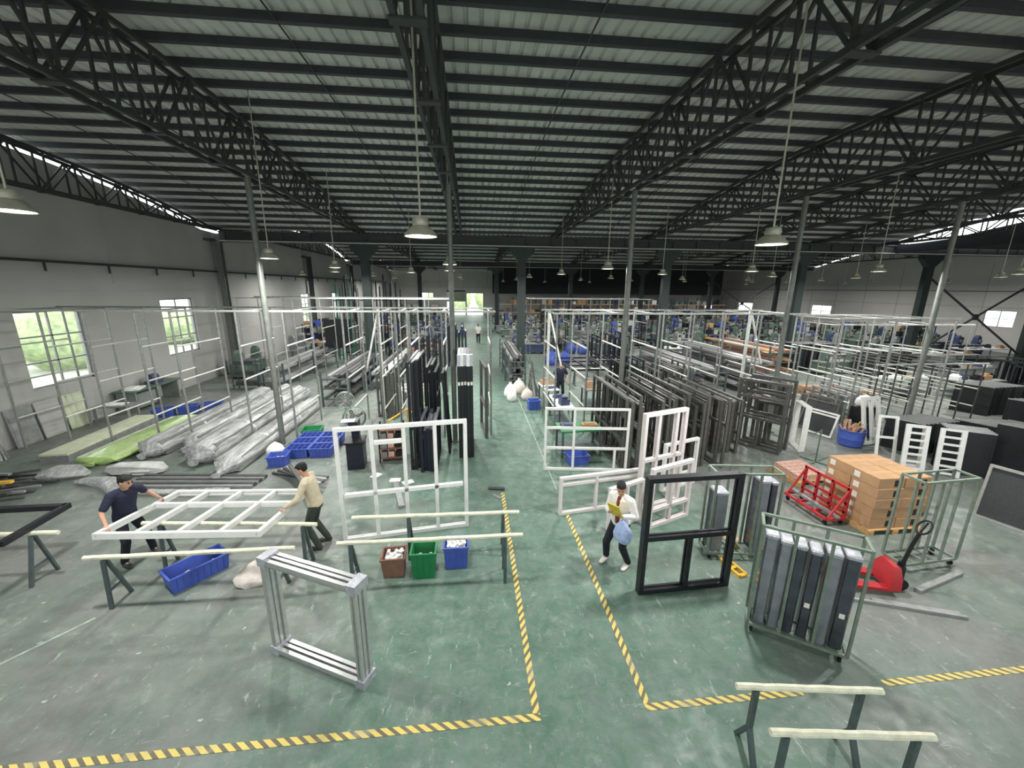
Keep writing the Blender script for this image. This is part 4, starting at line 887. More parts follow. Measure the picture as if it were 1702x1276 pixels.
def person(label, loc, rz, hands, feet, lean=.1, yaw_head=0, nod=.15, H=1.7, shirt='navy_cloth', trouser='trouser_black', shoe='shoe_dark', sleeve='short', inner=None, voxel=.011, group=None, extra=None):
    t = thing('person', label, 'person', loc, rz)
    k = H/1.7; iv = Matrix.Rotation(-rz, 3, 'Z'); L0 = Vector(loc)
    def lc(p): return iv @ (Vector(p)-L0)
    hip = Vector((0, -.02, .92*k)); up = Vector((0, math.sin(lean), math.cos(lean)))
    sh = hip + up*(.5*k); neck = hip+up*(.565*k); fw = Vector((0, math.cos(lean), -math.sin(lean)))
    body, top, leg = B(), B(), B()
    # torso
    T = [(hip-up*.09, .13, .1), (hip, .16, .115), (hip+up*.12*k, .145, .108), (hip+up*.25*k, .155, .115), (hip+up*.38*k, .172, .118), (hip+up*.47*k, .165, .1), (hip+up*.53*k, .09, .07)]
    secs(body, T); secs(top, [(c, a+.018, d_+.018) for c, a, d_ in [(hip-up*.06, .15,.11)]+T[1:6]] + [(hip+up*.535*k, .085, .075)])
    # neck and head
    hd = (up*.75+Vector((0,.25,.35))).normalized(); hc = neck + hd*.125*k + fw*.02
    caps(body, neck-up*.06, .055*k, hc-hd*.05, .05*k)
    Rh = Matrix.Rotation(yaw_head, 3, 'Z') @ Matrix.Rotation(-nod, 3, 'X')
    def hp(x, y, z): return hc + Rh @ Vector((x*k, y*k, z*k))
    lat = Rh @ Vector((1,0,0))
    secs(body, [(hp(0,.035,-.118),.02,.02),(hp(0,.03,-.108),.042,.05),(hp(0,.02,-.075),.058,.078),(hp(0,.008,-.02),.07,.09),(hp(0,0,.035),.074,.094),(hp(0,-.005,.08),.066,.082),(hp(0,-.008,.108),.04,.05),(hp(0,-.008,.118),.01,.012)], lat)
    caps(body, hp(0,.092,.01), .009, hp(0,.112,-.022), .014, 8)
    for s in (-1, 1): secs(body, [(hp(s*.07,-.005,-.03),.008,.012),(hp(s*.078,-.008,0),.01,.02),(hp(s*.076,-.01,.025),.006,.012)], lat, 8)
    caps(body, hp(-.02,.092,-.058), .008, hp(.02,.092,-.058), .008, 8)
    # legs
    for s, f in zip((-1, 1), feet):
        h0 = hip + Vector((s*.085, 0, -.04)); a0 = lc(f) + Vector((0, -.03, .075)); mid = (h0+a0)/2
        l1 = .43*k; D = (a0-h0).length; bend = math.sqrt(max(.0, l1*l1-(D/2)**2)) if D/2 < l1 else 0
        kn = mid + Vector((s*.01, bend+.01, 0))
        caps(body, h0, .082, kn, .052); caps(body, kn, .052, a0, .034)
        caps(leg, h0, .098, kn, .068); caps(leg, kn, .07, a0+Vector((0,0,.02)), .058)
        ft = lc(f); bs = B()
        secs(bs, [(ft+Vector((0,-.1,.045)),.03,.035),(ft+Vector((0,-.07,.05)),.042,.048),(ft+Vector((0,.02,.045)),.044,.044),(ft+Vector((0,.1,.034)),.048,.033),(ft+Vector((0,.155,.028)),.035,.026),(ft+Vector((0,.172,.026)),.012,.012)])
        caps(bs, ft+Vector((0,-.04,.06)), .045, ft+Vector((0,-.04,.1)), .044)
        caps(body, a0, .034, ft+Vector((0,.09,.04)), .028)
        blob(bs, 'shoe', shoe, t, voxel)
    secs(leg, [(hip-up*.11,.14,.11),(hip,.172,.128),(hip+up*.06,.168,.124)])
    # arms
    for s, hw in zip((-1, 1), hands):
        s0 = sh + Vector((s*.19*k, 0, -.03)); w_, pn = lc(hw[0]), (iv @ Vector(hw[1])); A, C_ = .28*k, .26*k
        dv = w_-s0; D = min(dv.length, A+C_-.01); dv.normalize(); w_ = s0+dv*D
        x = (A*A-C_*C_+D*D)/(2*D); hh = math.sqrt(max(0, A*A-x*x)); hint = Vector((s*.5, -.5, -.6)); hint = (hint-dv*hint.dot(dv)).normalized()
        el = s0+dv*x+hint*hh
        caps(body, sh+Vector((s*.1*k,0,-.01)), .06, s0, .056); caps(body, s0, .054, el, .04); caps(body, el, .04, w_, .026)
        hand(body, w_, (w_-el), pn, s, hw[2] if len(hw) > 2 else .7)
        caps(top, sh+Vector((s*.09*k,0,-.01)), .075, s0, .074)
        if sleeve == 'short': caps(top, s0, .072, s0.lerp(el, .72), .062)
        else: caps(top, s0, .072, el, .058); caps(top, el, .058, el.lerp(w_, .9), .044)
    blob(body, 'body', 'skin', t, voxel, 2); blob(top, 'shirt', shirt, t, voxel); blob(leg, 'trousers', trouser, t, voxel)
    hb = B()
    secs(hb, [(hp(0,-.05,-.045),.05,.05),(hp(0,-.03,-.0),.077,.078),(hp(0,-.016,.045),.083,.096),(hp(0,-.008,.09),.076,.092),(hp(0,-.004,.122),.05,.06),(hp(0,-.004,.132),.012,.015)], lat)
    for i in range(9): a = -1.2+2.4*i/8; caps(hb, hp(.06*math.sin(a), .05*math.cos(a), .09), .028, hp(.075*math.sin(a), .088*math.cos(a), .07+.01*(i%2)), .014, 8)
    blob(hb, 'hair', 'hair', t, voxel*.8, 1)
    for s in (-1, 1): B().lathe([(.001,-.004),(.009,-.002),(.011,.002),(.001,.004)], 10, hp(s*.03,.088,.008), 'y').build('eye', 'eye', t)
    B().bar(hp(-.02,.099,-.058), hp(.02,.099,-.058), .006, .006).build('mouth', 'lip', t)
    for s in (-1, 1): B().bar(hp(s*.016,.094,.026), hp(s*.046,.084,.028), .006, .006).build('eyebrow', 'hair', t)
    return t, lc, sh, hip, up, fw
DN = (0,0,-1)
person('person in a navy polo shirt bending to hold the left end of the white frame', (-6.2,7.0,0), -2.05,
       [((-5.95,7.45,.99), DN, .9), ((-6.06,6.46,1.03), DN, .9)], [(-6.02,7.2,0), (-6.2,6.79,0)], lean=.3, yaw_head=.45, nod=.25, H=1.72)
person('person in a beige jacket and dark green trousers holding the white frame', (-3.02,7.12,0), 1.6,
       [((-3.4,6.8,1.02), DN, .9), ((-3.36,7.38,.98), DN, .9)], [(-3.0,6.98,0), (-2.92,7.25,0)], lean=.18, nod=.3, H=1.72, shirt='beige_cloth', trouser='trouser_green', sleeve='long', shoe='shoe_dark')
pw, lc, sh_, hip_, up_, fw_ = person('person in a white open shirt walking with a yellow booklet and a pale blue bag', (2.58,6.1,0), 2.25,
       [((2.52,5.84,1.12), (0,0,1), .8), ((2.33,6.0,1.14), (0,0,1), .8)], [(2.72,5.98,0), (2.4,6.22,0)], lean=.04, yaw_head=.5, nod=.35, H=1.62, shirt='white_cloth', trouser='trouser_black', sleeve='long', shoe='shoe_white')
secs_b = B(); secs(secs_b, [(hip_+fw_*.05+up_*.0,.075,.09),(hip_+fw_*.055+up_*.2,.07,.09),(hip_+fw_*.055+up_*.4,.06,.085),(hip_+fw_*.03+up_*.5,.04,.08)]); blob(secs_b, 'undershirt', 'rust_cloth', pw, .011)
tag(B().box(-.11,.11,-.008,.008,-.15,.15).build('booklet','magazine',None,(2.36,5.83,1.26),(-.5,0,2.25)), 'yellow booklet held at the chest of the walking person', 'booklet')
t = thing('carrier_bag', 'pale blue plastic bag hanging from the hand of the walking person', 'bag', (2.505,5.775,.668), 2.25)
rings = []
for i in range(8):
    s = [.5,.9,1,1,.95,.85,.6,.25][i]; rings.append([(.17*s*math.cos(a)*(1+.08*math.sin(3*a+i)), .085*s*math.sin(a)*(1+.12*math.sin(5*a+i*.7)), .4*i/7) for a in [2*PI*q/16 for q in range(16)]])
B().loft(rings).build('film','bag_blue',t); B().tube([(-.03,0,.38),(-.02,.0,.46),(.02,.0,.46),(.03,0,.38)], .008, 6).build('handle','bag_blue',t)
person('person in a dark navy shirt and black trousers standing by the machine table', (3.88,16.95,0), PI-.1,
       [((4.12,16.75,.98), DN, .6), ((3.62,16.72,1.0), DN, .6)], [(4.0,16.9,0), (3.76,16.95,0)], lean=.12, nod=.3, H=1.72, voxel=.018)
person('person in a white top walking far down the walkway', (.56,36.0,0), PI,
       [((.78,35.9,.82), DN, .4), ((.34,35.9,.82), DN, .4)], [(.66,35.85,0), (.46,36.1,0)], lean=.05, H=1.7, shirt='white_cloth', voxel=.02)
# ------------------------------------------------------------------ shelves of long profiles
def profile_shelf(label, loc, L, Wd, levels, mats, grp, per=6, along='y', bh=.07):
    t = thing('profile_shelf', label, 'shelf', loc, 0); n = max(3, int(L/1.8))
    H = levels[-1]+.35
    for i in range(n+1):
        y = L*i/n
        for x in (0, Wd): B().box(x-.035,x+.035,y-.035,y+.035,0,H).build('post','leg_steel',t)
        for z in levels: B().bar((0,y,z-.03),(Wd,y,z-.03),.05).build('arm','leg_steel',t)
    for z in levels:
        for k in range(per):
            w = (Wd-.12)/per; x = .06+w*(k+.5); l = L*rnd.uniform(.78,1.02); o = (L-l)*rnd.uniform(0,1); h = bh*rnd.uniform(.8,1.9)
            p = B().box(-w*.42,w*.42,0,l,0,h).box(-w*.3,w*.3,.0,l,h,h+.015).build('long_profile', rnd.choice(mats), None, (loc[0]+x, loc[1]+o, loc[2]+z-.004))
            tag(p, grp[0], 'profile', grp[1])
    return t
AD, AL, BZ = 'alu_dark', 'alu_dull', 'bronze_frame'
profile_shelf('steel shelf of long grey profiles beside the block of blue bins', (-6.2,16.6,0), 6.6, 1.1, (.35,.8,1.2), (AD,AD,AL,BZ), ('long grey profile on the shelf beside the block of blue bins','profiles on the shelf beside the bins'), 6)
profile_shelf('steel shelf of pale profiles left of the first green column', (-10.1,19.6,0), 7.5, 1.1, (.4,.95), (AL,AL,'alu'), ('pale long profile on the shelf left of the first green column','pale profiles left of the column'), 6)
profile_shelf('low rack of bright profiles right of the first green column', (-4.9,19.2,0), 8.0, 1.05, (.4,.8), (AL,'alu','white_frame',AD), ('bright long profile on the low rack right of the first green column','bright profiles right of the column'), 5)
profile_shelf('tall rack of dark profiles standing along the walkway', (1.75,18.8,0), 6.2, .8, (.25,.55,.85,1.15,1.45), (AD,BZ,AD,AL), ('dark long profile on the tall rack along the walkway','profiles along the walkway'), 4, bh=.11)
profile_shelf('rack of grey profiles behind the bronze frames', (9.6,16.2,0), 7.4, 1.6, (.35,.85,1.35), (AL,AD,AL,BZ), ('grey long profile on the rack behind the bronze frames','profiles behind the bronze frames'), 6)
profile_shelf('rack of dark and pale profiles in the middle of the right hand racks', (12.6,17.0,0), 7.4, 1.7, (.4,.95,1.5), (AD,AL,'alu',AD), ('mixed long profile on the middle right hand rack','profiles on the middle right rack'), 6)
profile_shelf('rack of orange wood-coloured profiles on the right', (16.0,19.8,0), 6.4, 1.8, (.5,1.1,1.6), ('orange_wood','orange_wood',AL,'brown_paint'), ('orange wood-coloured profile on the right hand rack','orange profiles'), 6)
# ------------------------------------------------------------------ machines and tables
def machine(label, loc, rz, L, m, grp=None, tall=1.5):
    t = thing('workshop_machine', label, 'machine', loc, rz, grp)
    B().box(0,L,-.3,.3,.12,.72).build('base', m, t)
    for x in (.1,L-.1): B().box(x-.08,x+.08,-.28,.28,0,.12).build('foot','black_iron',t)
    B().box(-.1,L+.1,-.34,.34,.72,.8).build('bed','machine_grey',t)
    for x in (.3, L-.55):
        h = B().loft([[(x,-.2,.8),(x+.35,-.2,.8),(x+.35,.25,.8),(x,.25,.8)],[(x+.03,-.16,tall-.15),(x+.32,-.16,tall-.15),(x+.32,.2,tall-.15),(x+.03,.2,tall-.15)],[(x+.1,-.08,tall),(x+.25,-.08,tall),(x+.25,.12,tall),(x+.1,.12,tall)]]).build('head', m, t, smooth=False)
        B().lathe([(.03,-.03),(.13,-.03),(.13,.03),(.03,.03)],14,(x+.17,-.24,1.05),'y').build('saw_guard','machine_grey',h)
    B().box(L*.5-.12,L*.5+.12,.3,.42,.8,1.35).build('control_box','pipe_pale',t); B().box(L*.5-.08,L*.5+.08,.295,.3,1.1,1.3).build('screen','black_iron',t)
    for k in range(int(L/.35)): B().tube([(k*.35+.1,-.42,.78),(k*.35+.1,-.3,.78)],.03,8).build('roller','alu',t)
    return t
def table(label, loc, rz, L, Wd, H, m, items=4, grp=None, im=('paper','black_iron','machine_blue','cardboard')):
    t = thing('work_table', label, 'table', loc, rz, grp)
    B().box(0,L,0,Wd,H-.05,H).build('table_top', m, t)
    for x in (.06,L-.06):
        for y in (.06,Wd-.06): B().box(x-.03,x+.03,y-.03,y+.03,0,H-.05).build('leg','leg_steel',t)
    B().box(.05,L-.05,.05,Wd-.05,.22,.25).build('lower_shelf','leg_steel',t)
    c, s = math.cos(rz), math.sin(rz)
    for k in range(items):
        u, v = (L*(k+.5)/items, Wd*rnd.uniform(.35,.65)) if L >= Wd else (L*.5, Wd*(k+.5)/items); w, d, h = rnd.uniform(.1,.25), rnd.uniform(.1,.2), rnd.uniform(.04,.3)
        o = B().box(-w,w,-d,d,0,h*.7).box(-w*.6,w*.6,-d*.6,d*.6,h*.7,h).build('bench_item', rnd.choice(im), None, (loc[0]+u*c-v*s, loc[1]+u*s+v*c, loc[2]+H-.002), (0,0,rz+rnd.uniform(-.3,.3)))
        tag(o, 'small item lying on '+label.split(' with ')[0], 'item', 'items on '+label)
    return t
MG = ['machine_green','machine_blue','machine_grey','teal']
for k, (x, y, rz, L, m, lab) in enumerate([
  (-12.6,22.2,PI/2,2.6,'machine_green','green saw machine against the left wall beyond the second window'), (-11.8,27,PI/2,2.4,'machine_grey','grey machine by the left wall before the wall column'), (-9.5,31,0,3.0,'machine_green','green milling machine left of the far profiles'),
  (-6.5,33.5,0,3.4,'machine_blue','blue saw machine on the far left floor'), (-5.5,38,0,3.2,'machine_blue','second blue saw machine deeper on the left floor'), (-7.5,44,0,3.6,'machine_grey','grey long saw beyond the second wall column'), (-4.8,47,0,3,'machine_blue','blue machine before the second girder row'),
  (4.2,32,0,3.2,'machine_grey','grey saw machine right of the far walkway'), (4.6,37,0,3.4,'machine_blue','blue saw machine right of the far walkway'), (5,43,0,3.4,'machine_green','green machine deep right of the walkway'), (9.5,31.5,0,3.4,'machine_green','green saw behind the blue film heaps'), (10.5,37,0,3.2,'machine_grey','grey drill line behind the film heaps'),
  (15,30.5,0,3.6,'machine_green','green saw beyond the orange profile rack'), (15.5,36,0,3.4,'machine_blue','blue machine beyond the orange profile rack'), (20.5,27.5,0,3.6,'machine_blue','blue long saw before the right columns'), (21,33,0,3.4,'machine_green','green long saw before the right columns'), (26,29,0,3.4,'machine_grey','grey machine below the right windows'), (27,35,0,3.6,'machine_blue','blue machine below the right windows'), (32.5,31,0,3.4,'machine_green','green machine near the cross brace'), (33,38,0,3.6,'machine_grey','grey machine deep on the right'), (38,34,0,3.2,'machine_blue','blue machine close to the right wall'),
  (20.5,21.5,.1,2.8,'machine_green','green machine between the orange rack and the white tables')]):
    machine(lab, (x, y, 0), rz, L, m, tall=rnd.uniform(1.35,1.8))
for k, (x, y, rz, L, Wd, m, lab) in enumerate([
  (2.55,10.7,.05,1.3,.8,'green_plastic','green covered table behind the white grid frame'), (2.95,13.0,0,.6,1.8,'paper','narrow white topped table by the walkway'), (3.0,15.5,.1,.55,1.4,'paper','second narrow white topped table by the walkway'), (4.6,15.4,0,1.2,.8,'machine_grey','grey bench beside the standing worker'),
  (24,22.5,.05,4.2,1.2,'paper','long white table on the right'), (29.5,22.8,.05,4.2,1.2,'paper','long white table near the cross brace'), (24.5,25.5,.05,4,1.2,'machine_blue','long blue covered table behind the white ones'), (30.5,26.2,.05,4,1.2,'teal','long teal table behind the white ones'), (35.5,25,.05,4,1.2,'paper','long white table at the right wall'),
  (19.2,16.0,.1,2.6,1.0,'machine_green','green table behind the pipe trolley rack'), (22.5,15.6,.1,2.6,1.0,'machine_grey','grey table right of the pipe trolley rack'), (26,18.5,.1,3,1.0,'machine_grey','grey table far right of the pipe trolley rack'),
  (-12.75,30.4,0,2.6,.9,'machine_grey','grey table at the left wall beside the dark board'), (-3.9,29.5,0,2.4,.9,'wood','wooden table with red boxes before the blue saws'), (9.4,29.1,.1,2.6,1.1,'machine_grey','grey table among the film heaps'), (13.5,26.5,0,3,1.1,'paper','white table behind the middle right rack'), (18.05,24.5,.0,2.4,1.1,'paper','white table beside the first row column')]):
    table(lab, (x, y, 0), rz, L, Wd, .85, m, items=5 if k > 3 else 2)
# fittings machine and stand behind the tall white frame
t = thing('punch_press', 'dark upright punch press beside the tall white frame', 'machine', (-3.25,10.7,0), .1)
B().box(-.22,.22,-.25,.25,0,.75).build('base','navy_frame',t); B().box(-.26,.26,-.3,.3,.75,.8).build('table','black_iron',t); B().box(-.1,.1,.05,.25,.8,1.3).build('column','navy_frame',t); B().box(-.12,.12,-.2,.25,1.15,1.35).build('head','navy_frame',t); B().box(-.3,.05,-.2,.05,1.36,1.375).build('paper','paper',t)
t = thing('parts_trolley', 'small trolley of fittings standing inside the tall white frame view', 'trolley', (-2.35,11.1,0), .1)
for z in (.12,.4,.68,.95): B().box(-.35,.35,-.25,.25,z,z+.03).build('shelf','brown_paint',t)
for x in (-.33,.33):
    for y in (-.23,.23): B().box(x-.02,x+.02,y-.02,y+.02,0,1.1).build('post','black_iron',t)
for k in range(9): B().box(-.3+.2*(k%3),-.14+.2*(k%3),-.18,.12,.15+.28*(k//3),.3+.28*(k//3)).build('fitting_box', ('machine_grey','red_plaid','black_iron')[k%3], t)
def fan(label, loc, rz, r=.34, h=.75):
    t = thing('floor_fan', label, 'fan', loc, rz)
    B().box(-.25,.25,-.2,.2,0,.05).build('foot','machine_green',t); B().tube([(0,.0,.05),(0,0,h)],.03,8).build('stand','machine_green',t)
    B().lathe([(r,-.12),(r*1.03,-.1),(r*1.03,.1),(r,.12)],24,(0,0,h+.1),'y',cap=False).build('shroud','machine_green',t)
    g_ = B()
    for q in range(5): g_.tube([(r*(q+1)/5*math.cos(a),-.12,h+.1+r*(q+1)/5*math.sin(a)) for a in [2*PI*j/24 for j in range(25)]],.006,4,False)
    for q in range(8): a = 2*PI*q/8; g_.bar((0,-.12,h+.1),(r*math.cos(a),-.12,h+.1+r*math.sin(a)),.008)
    g_.build('grille','pipe_pale',t); B().lathe([(.02,-.1),(.09,-.08),(.09,.15),(.05,.2)],14,(0,0,h+.1),'y').build('motor','machine_green',t)
    for q in range(4): a = 2*PI*q/4+.4; B().bar((.07*math.cos(a),0,h+.1+.07*math.sin(a)),(r*.9*math.cos(a),.03,h+.1+r*.9*math.sin(a)),.12,.01,(0,1,.5)).build('blade','machine_grey',t)
fan('round green floor fan beside the block of blue bins', (-3.75,12.45,0), .5); fan('second round green floor fan behind the first', (-4.55,14.2,0), .3, .3, .85)
for k in range(2): tag(B().bar((0,0,.5),(0,1.1,.6),.05,.04).box(-.02,.02,0,.04,0,.5).box(-.02,.02,1.06,1.1,0,.6).build('yellow_rail','yellow_paint',None,(-2.85+.58*k,13.1+.75*k,0),(0,0,-.45)), 'yellow painted rail by the floor fans', 'rail', 'yellow rails')
wframe('white framed dark panel lying on low trestles beyond the black stack', 1.7, 1.3, (-3.2,17.2,.45), f=.06, d=.08, vb=[(.85,.06,1.24)], hb=[(.65,.06,1.64)], m='white_frame', rot=(-PI/2,0,0))
t = thing('low_trestle', 'low dark support under the white framed dark panel', 'trestle', (-3.1,17.4,0))
for x in (.1,1.4): B().box(x,x+.06,0,.9,.34,.41).build('beam','leg_steel',t); B().box(x,x+.06,.05,.11,0,.34).build('leg','leg_steel',t); B().box(x,x+.06,.8,.86,0,.34).build('leg','leg_steel',t)
stored(7, -2.9, .3, 20.5, 1.6, 2.3, 'black_frame', 'black frame standing in the row beyond the low white framed panel', 'far black frames left of the walkway', .4, .3)
stored(6, -1.5, .22, 24.8, 1.8, 2.4, 'navy_frame', 'dark navy frame standing far back left of the walkway', 'far navy frames', .4, .3)
stored(9, 7.7, .26, 23.9, 1.8, 2.0, 'navy_frame', 'dark blue-black frame upright behind the flat frames', 'upright frames behind the flat ones', .2, .2)
# dark frames lying flat on trestles
for k, (x, y, w, h) in enumerate(((4.9,19.0,2.0,3.6), (7.0,19.4,1.8,3.4))):
    wframe('dark %s frame lying flat on trestles beyond the standing worker' % ('wide','narrow')[k], w, h, (x,y,.93), f=.09, d=.09, vb=[(w/2,.09,h-.09)], hb=[(h*.33,.09,w-.09),(h*.66,.09,w-.09)], m='black_frame', rot=(-PI/2,0,.04))
    for j in range(2): trestle((x-.05,y+.6+2.1*j), (x+w-.1,y+.65+2.1*j), 'low grey trestle under the flat dark frames', grp='trestles under the flat dark frames', spread=.25)
# sacks, bars and bins along the walkway
def sack(label, loc, s, m='sack', grp=None):
    t = thing('sack', label, 'sack', loc, rnd.uniform(0,3), grp); rings = []; ph = rnd.uniform(0,6)
    for i in range(8):
        q = [.75,1,1.05,1.02,.92,.72,.42,.1][i]; rings.append([(.3*s*q*math.cos(a)*(1+.1*math.sin(3*a+ph)), .26*s*q*math.sin(a)*(1+.1*math.sin(4*a+ph)), .6*s*i/7) for a in [2*PI*k/16 for k in range(16)]])
    B().loft(rings).build('cloth', m, t); B().tube([(0,0,.56*s),(.02,0,.64*s)],[.05*s,.07*s],8).build('neck', m, t)
for k, (x, y, s) in enumerate(((1.72,17.65,1.1),(2.42,17.15,.9),(1.72,16.98,.8),(2.2,18.33,1.15))): sack('pale sack piled at the end of the walkway rack', (x,y,0), s, 'sack' if k%2 else 'white_cloth', 'sacks at the walkway rack')
t = thing('bar_bundle', 'bundle of upright metal bars leaning at the end of the walkway rack', 'bars', (2.85,17.8,0))
for k in range(13): B().bar((rnd.uniform(-.3,.3),rnd.uniform(-.3,.3),0),(rnd.uniform(-.25,.05),.3+rnd.uniform(-.1,.2),rnd.uniform(1.0,1.6)),.04).build('bar', rnd.choice((AD,AL,BZ)), t)
crate('violet blue crate by the sacks on the walkway', (2.5,15.7,0), .1, .5, .4, .4, 'blue_plastic', .4, True, nfill=4)
crate('blue bin on the floor behind the white grid frame', (2.95,10.38,0), .1, .6, .42, .3, 'blue_plastic', .5, True, nfill=6)
for k, (x, y, s) in enumerate(((5.2,25.4,1.6),(6.1,25.6,1.4),(7.6,30.0,1.6),(8.4,29.6,1.3))): sack('heap of blue film beyond the flat dark frames', (x,y,0), s, 'blue_plastic', 'blue film heaps')
# tall upright profiles by the first column, dark board, red boxes
t = thing('profile_stand', 'stand holding tall upright profiles near the first green column', 'stand', (-9.0,28.2,0))
for z in (.3,2.4,4.0): B().bar((-.2,0,z),(4.6,0,z),.07).build('rail','leg_steel',t)
for x in (-.2,2.2,4.6): B().bar((x,0,0),(x,0,4.1),.08).build('post','leg_steel',t)
for k in range(20):
    x = -9.0+.22*k; h = rnd.uniform(4.6,5.8)
    tag(B().bar((0,0,0),(rnd.uniform(-.1,.1),.2,h),.09,.06).build('upright_profile', rnd.choice(('black_frame','navy_frame',BZ,AL,'teal')), None, (x,27.95,0)), 'tall upright profile on the stand near the first green column', 'profile', 'upright profiles')
tag(B().box(0,1.6,-.03,.03,0,1.9).box(.05,1.55,-.04,.04,.05,1.85).build('dark_board','black_frame',None,(-9.6,27.2,.9),(0,0,.2)),'large dark board on the pale profile shelf','board')
for k in range(8): tag(B().box(-.2,.2,-.2,.2,0,.25).box(-.205,.205,-.03,.03,.0,.252).build('parts_box', ('red_plaid','red_paint','cardboard')[k%3], None, (-4.6+.5*(k%4),31.2+.5*(k//4),0), (0,0,rnd.uniform(-.2,.2))), 'small box in the group of reddish boxes before the blue saws', 'box', 'reddish boxes')
t = thing('fittings_rack', 'grey rack of fittings beside the green machine at the left wall', 'rack', (-11.45,19.75,0), 0)
for z in (.2,.7,1.2): B().box(0,1.2,0,.5,z,z+.04).build('shelf','leg_steel',t); B().box(.1,1.0,.08,.42,z+.04,z+.2).build('fittings','alu_dark',t)
for x in (.02,1.18):
    for y in (.02,.48): B().box(x-.02,x+.02,y-.02,y+.02,0,1.5).build('post','leg_steel',t)
# paper sheets and scrap beyond the screens
for k in range(16): tag(B().box(-.2,.2,-.15,.15,0,.012+.01*(k%3)).box(-.12,.15,-.1,.12,.012,.02+.01*(k%3)).build('paper_sheet', rnd.choice(('paper','paper','cardboard')), None, (14.65+.62*(k%4),17.95+.45*(k//4),0), (0,0,rnd.uniform(-.25,.25))), 'loose sheet on the floor beyond the dark screens', 'paper', 'loose sheets beyond the screens')
for k in range(9): carton('brown carton beyond the pipe trolley rack', (15.2+.8*(k%5)+rnd.uniform(0,.1), 16.2+1.0*(k//5), 0), .55, .4, .35, False, 'cartons beyond the trolley rack', rnd.uniform(-.1,.1))
for k, (x,y) in enumerate(((-2.05,9.75),(-1.7,9.6),(-2.6,10.05))): tag(B().box(-.14,.14,-.1,.1,0,.004).box(-.05,.08,-.06,.04,.004,.007).build('paper_sheet','paper',None,(x,y,.002),(0,0,.5*k)),'white paper on the floor by the parts trolley','paper','papers by the trolley')
# ------------------------------------------------------------------ far storage under the loft
SB = {'cardboard':'brown cardboard','alu_dark':'dark grey','wall_plaster':'light grey','black_frame':'black','machine_green':'green','bronze_frame':'bronze grey','paper':'white'}
def far_rack(label, loc, L, levels, grp):
    t = thing('pallet_rack', label, 'rack', loc, 0, grp)
    for x in [L*i/4 for i in range(5)]:
        for y in (0, 1.0): B().box(x-.05,x+.05,y-.05,y+.05,0,levels[-1]+1.0).build('upright','machine_blue',t)
    for z in levels:
        B().box(0,L,0,1.0,z-.1,z).build('beam_shelf','orange_wood',t)
        for k in range(int(L/.9)):
            h = rnd.uniform(.3,.8); m = rnd.choice(('cardboard','alu_dark','wall_plaster','black_frame','machine_green','bronze_frame','paper'))
            o = B().box(0,.7,.1,.8,0,h).box(.05,.65,.05,.1,.05,h-.05).build('stored_box', m, None, (loc[0]+.1+k*.9, loc[1], loc[2]+z-.002)); tag(o, SB[m]+' box on the far pallet racks under the dark loft', 'box', SB[m]+' boxes on the far racks')
for k in range(4): far_rack('far pallet rack of mixed boxes under the dark loft', (4+9*k,59.5,0), 8.4, (.2,1.4,2.6), 'far pallet racks')
def cabinet(label, loc, w, h, grp):
    t = thing('tool_cabinet', label, 'cabinet', loc, 0, grp)
    B().box(0,w,0,.6,0,h).build('body','machine_grey',t)
    for k in range(2): d_ = B().box(.02+w/2*k,w/2-.02+w/2*k,-.03,0,.05,h-.05).build('door','wall_white',t); B().box(w/2-.12+.2*k,w/2-.09+.2*k,-.06,-.03,h*.45,h*.6).build('handle','black_iron',d_)
for k in range(5): cabinet('grey tool cabinet standing at the back wall', (-13.5+1.6*k,72.6,0), 1.3, 2.0, 'cabinets at the back wall')
# ------------------------------------------------------------------ the yard outside
def bush(label, c, rx, ry, rz_, grp, seed):
    t = thing('hedge_bush', label, 'bush', c, 0, grp); r_ = random.Random(seed); rings = []
    for i in range(9):
        f = i/8; q = math.sin(PI*(.12+.86*f))**.6; rings.append([(rx*q*math.cos(a)*(1+r_.uniform(-.12,.12)), ry*q*math.sin(a)*(1+r_.uniform(-.12,.12)), rz_*f+r_.uniform(-.08,.08)*(i>0)) for a in [2*PI*k/18 for k in range(18)]])
    B().loft(rings).build('foliage','foliage',t); B().tube([(0,0,-.02),(0,0,.6)],.1,8).build('trunk','wood',t)
struct(B().box(-70,XL-.25,-40,150,-.3,-.01).build('ground','yard')); struct(B().box(XL-.25,90,YB+.3,150,-.3,-.01).build('ground.001','yard')); struct(B().box(XR+.25,90,-40,YB+.3,-.3,-.01).build('ground.002','yard'))
for k in range(12): bush('green bush outside beyond the left wall windows', (-25+rnd.uniform(-1.5,1.5),4+5.6*k,-.01), 2.2, 2.3, rnd.uniform(2.2,4.2), 'bushes outside the left wall', k)
for k in range(4): bush('leafy yellow green bush outside the far doorway', (-8+5.6*k,92+rnd.uniform(-2,2),-.01), 2.3, 2.3, rnd.uniform(4.5,6), 'bushes outside the far door', 40+k)
for k in range(7): wframe('white frame stacked outside the left windows', 1.3, 2.6+.2*(k%2), (-16.6-.12*k,13.4+.8*(k%3),-.01), PI/2, f=.07, d=.08, hb=[(1.2,.07,1.23)], m='white_frame', group='white frames outside')
for k in range(6): wframe('white frame leaning outside the second left window', 1.1, 2.7, (-16.9-.12*k,20.2+.5*(k%3),-.01), PI/2, f=.07, d=.08, vb=[(.55,.07,2.6)], m='white_frame', group='white frames outside second window')
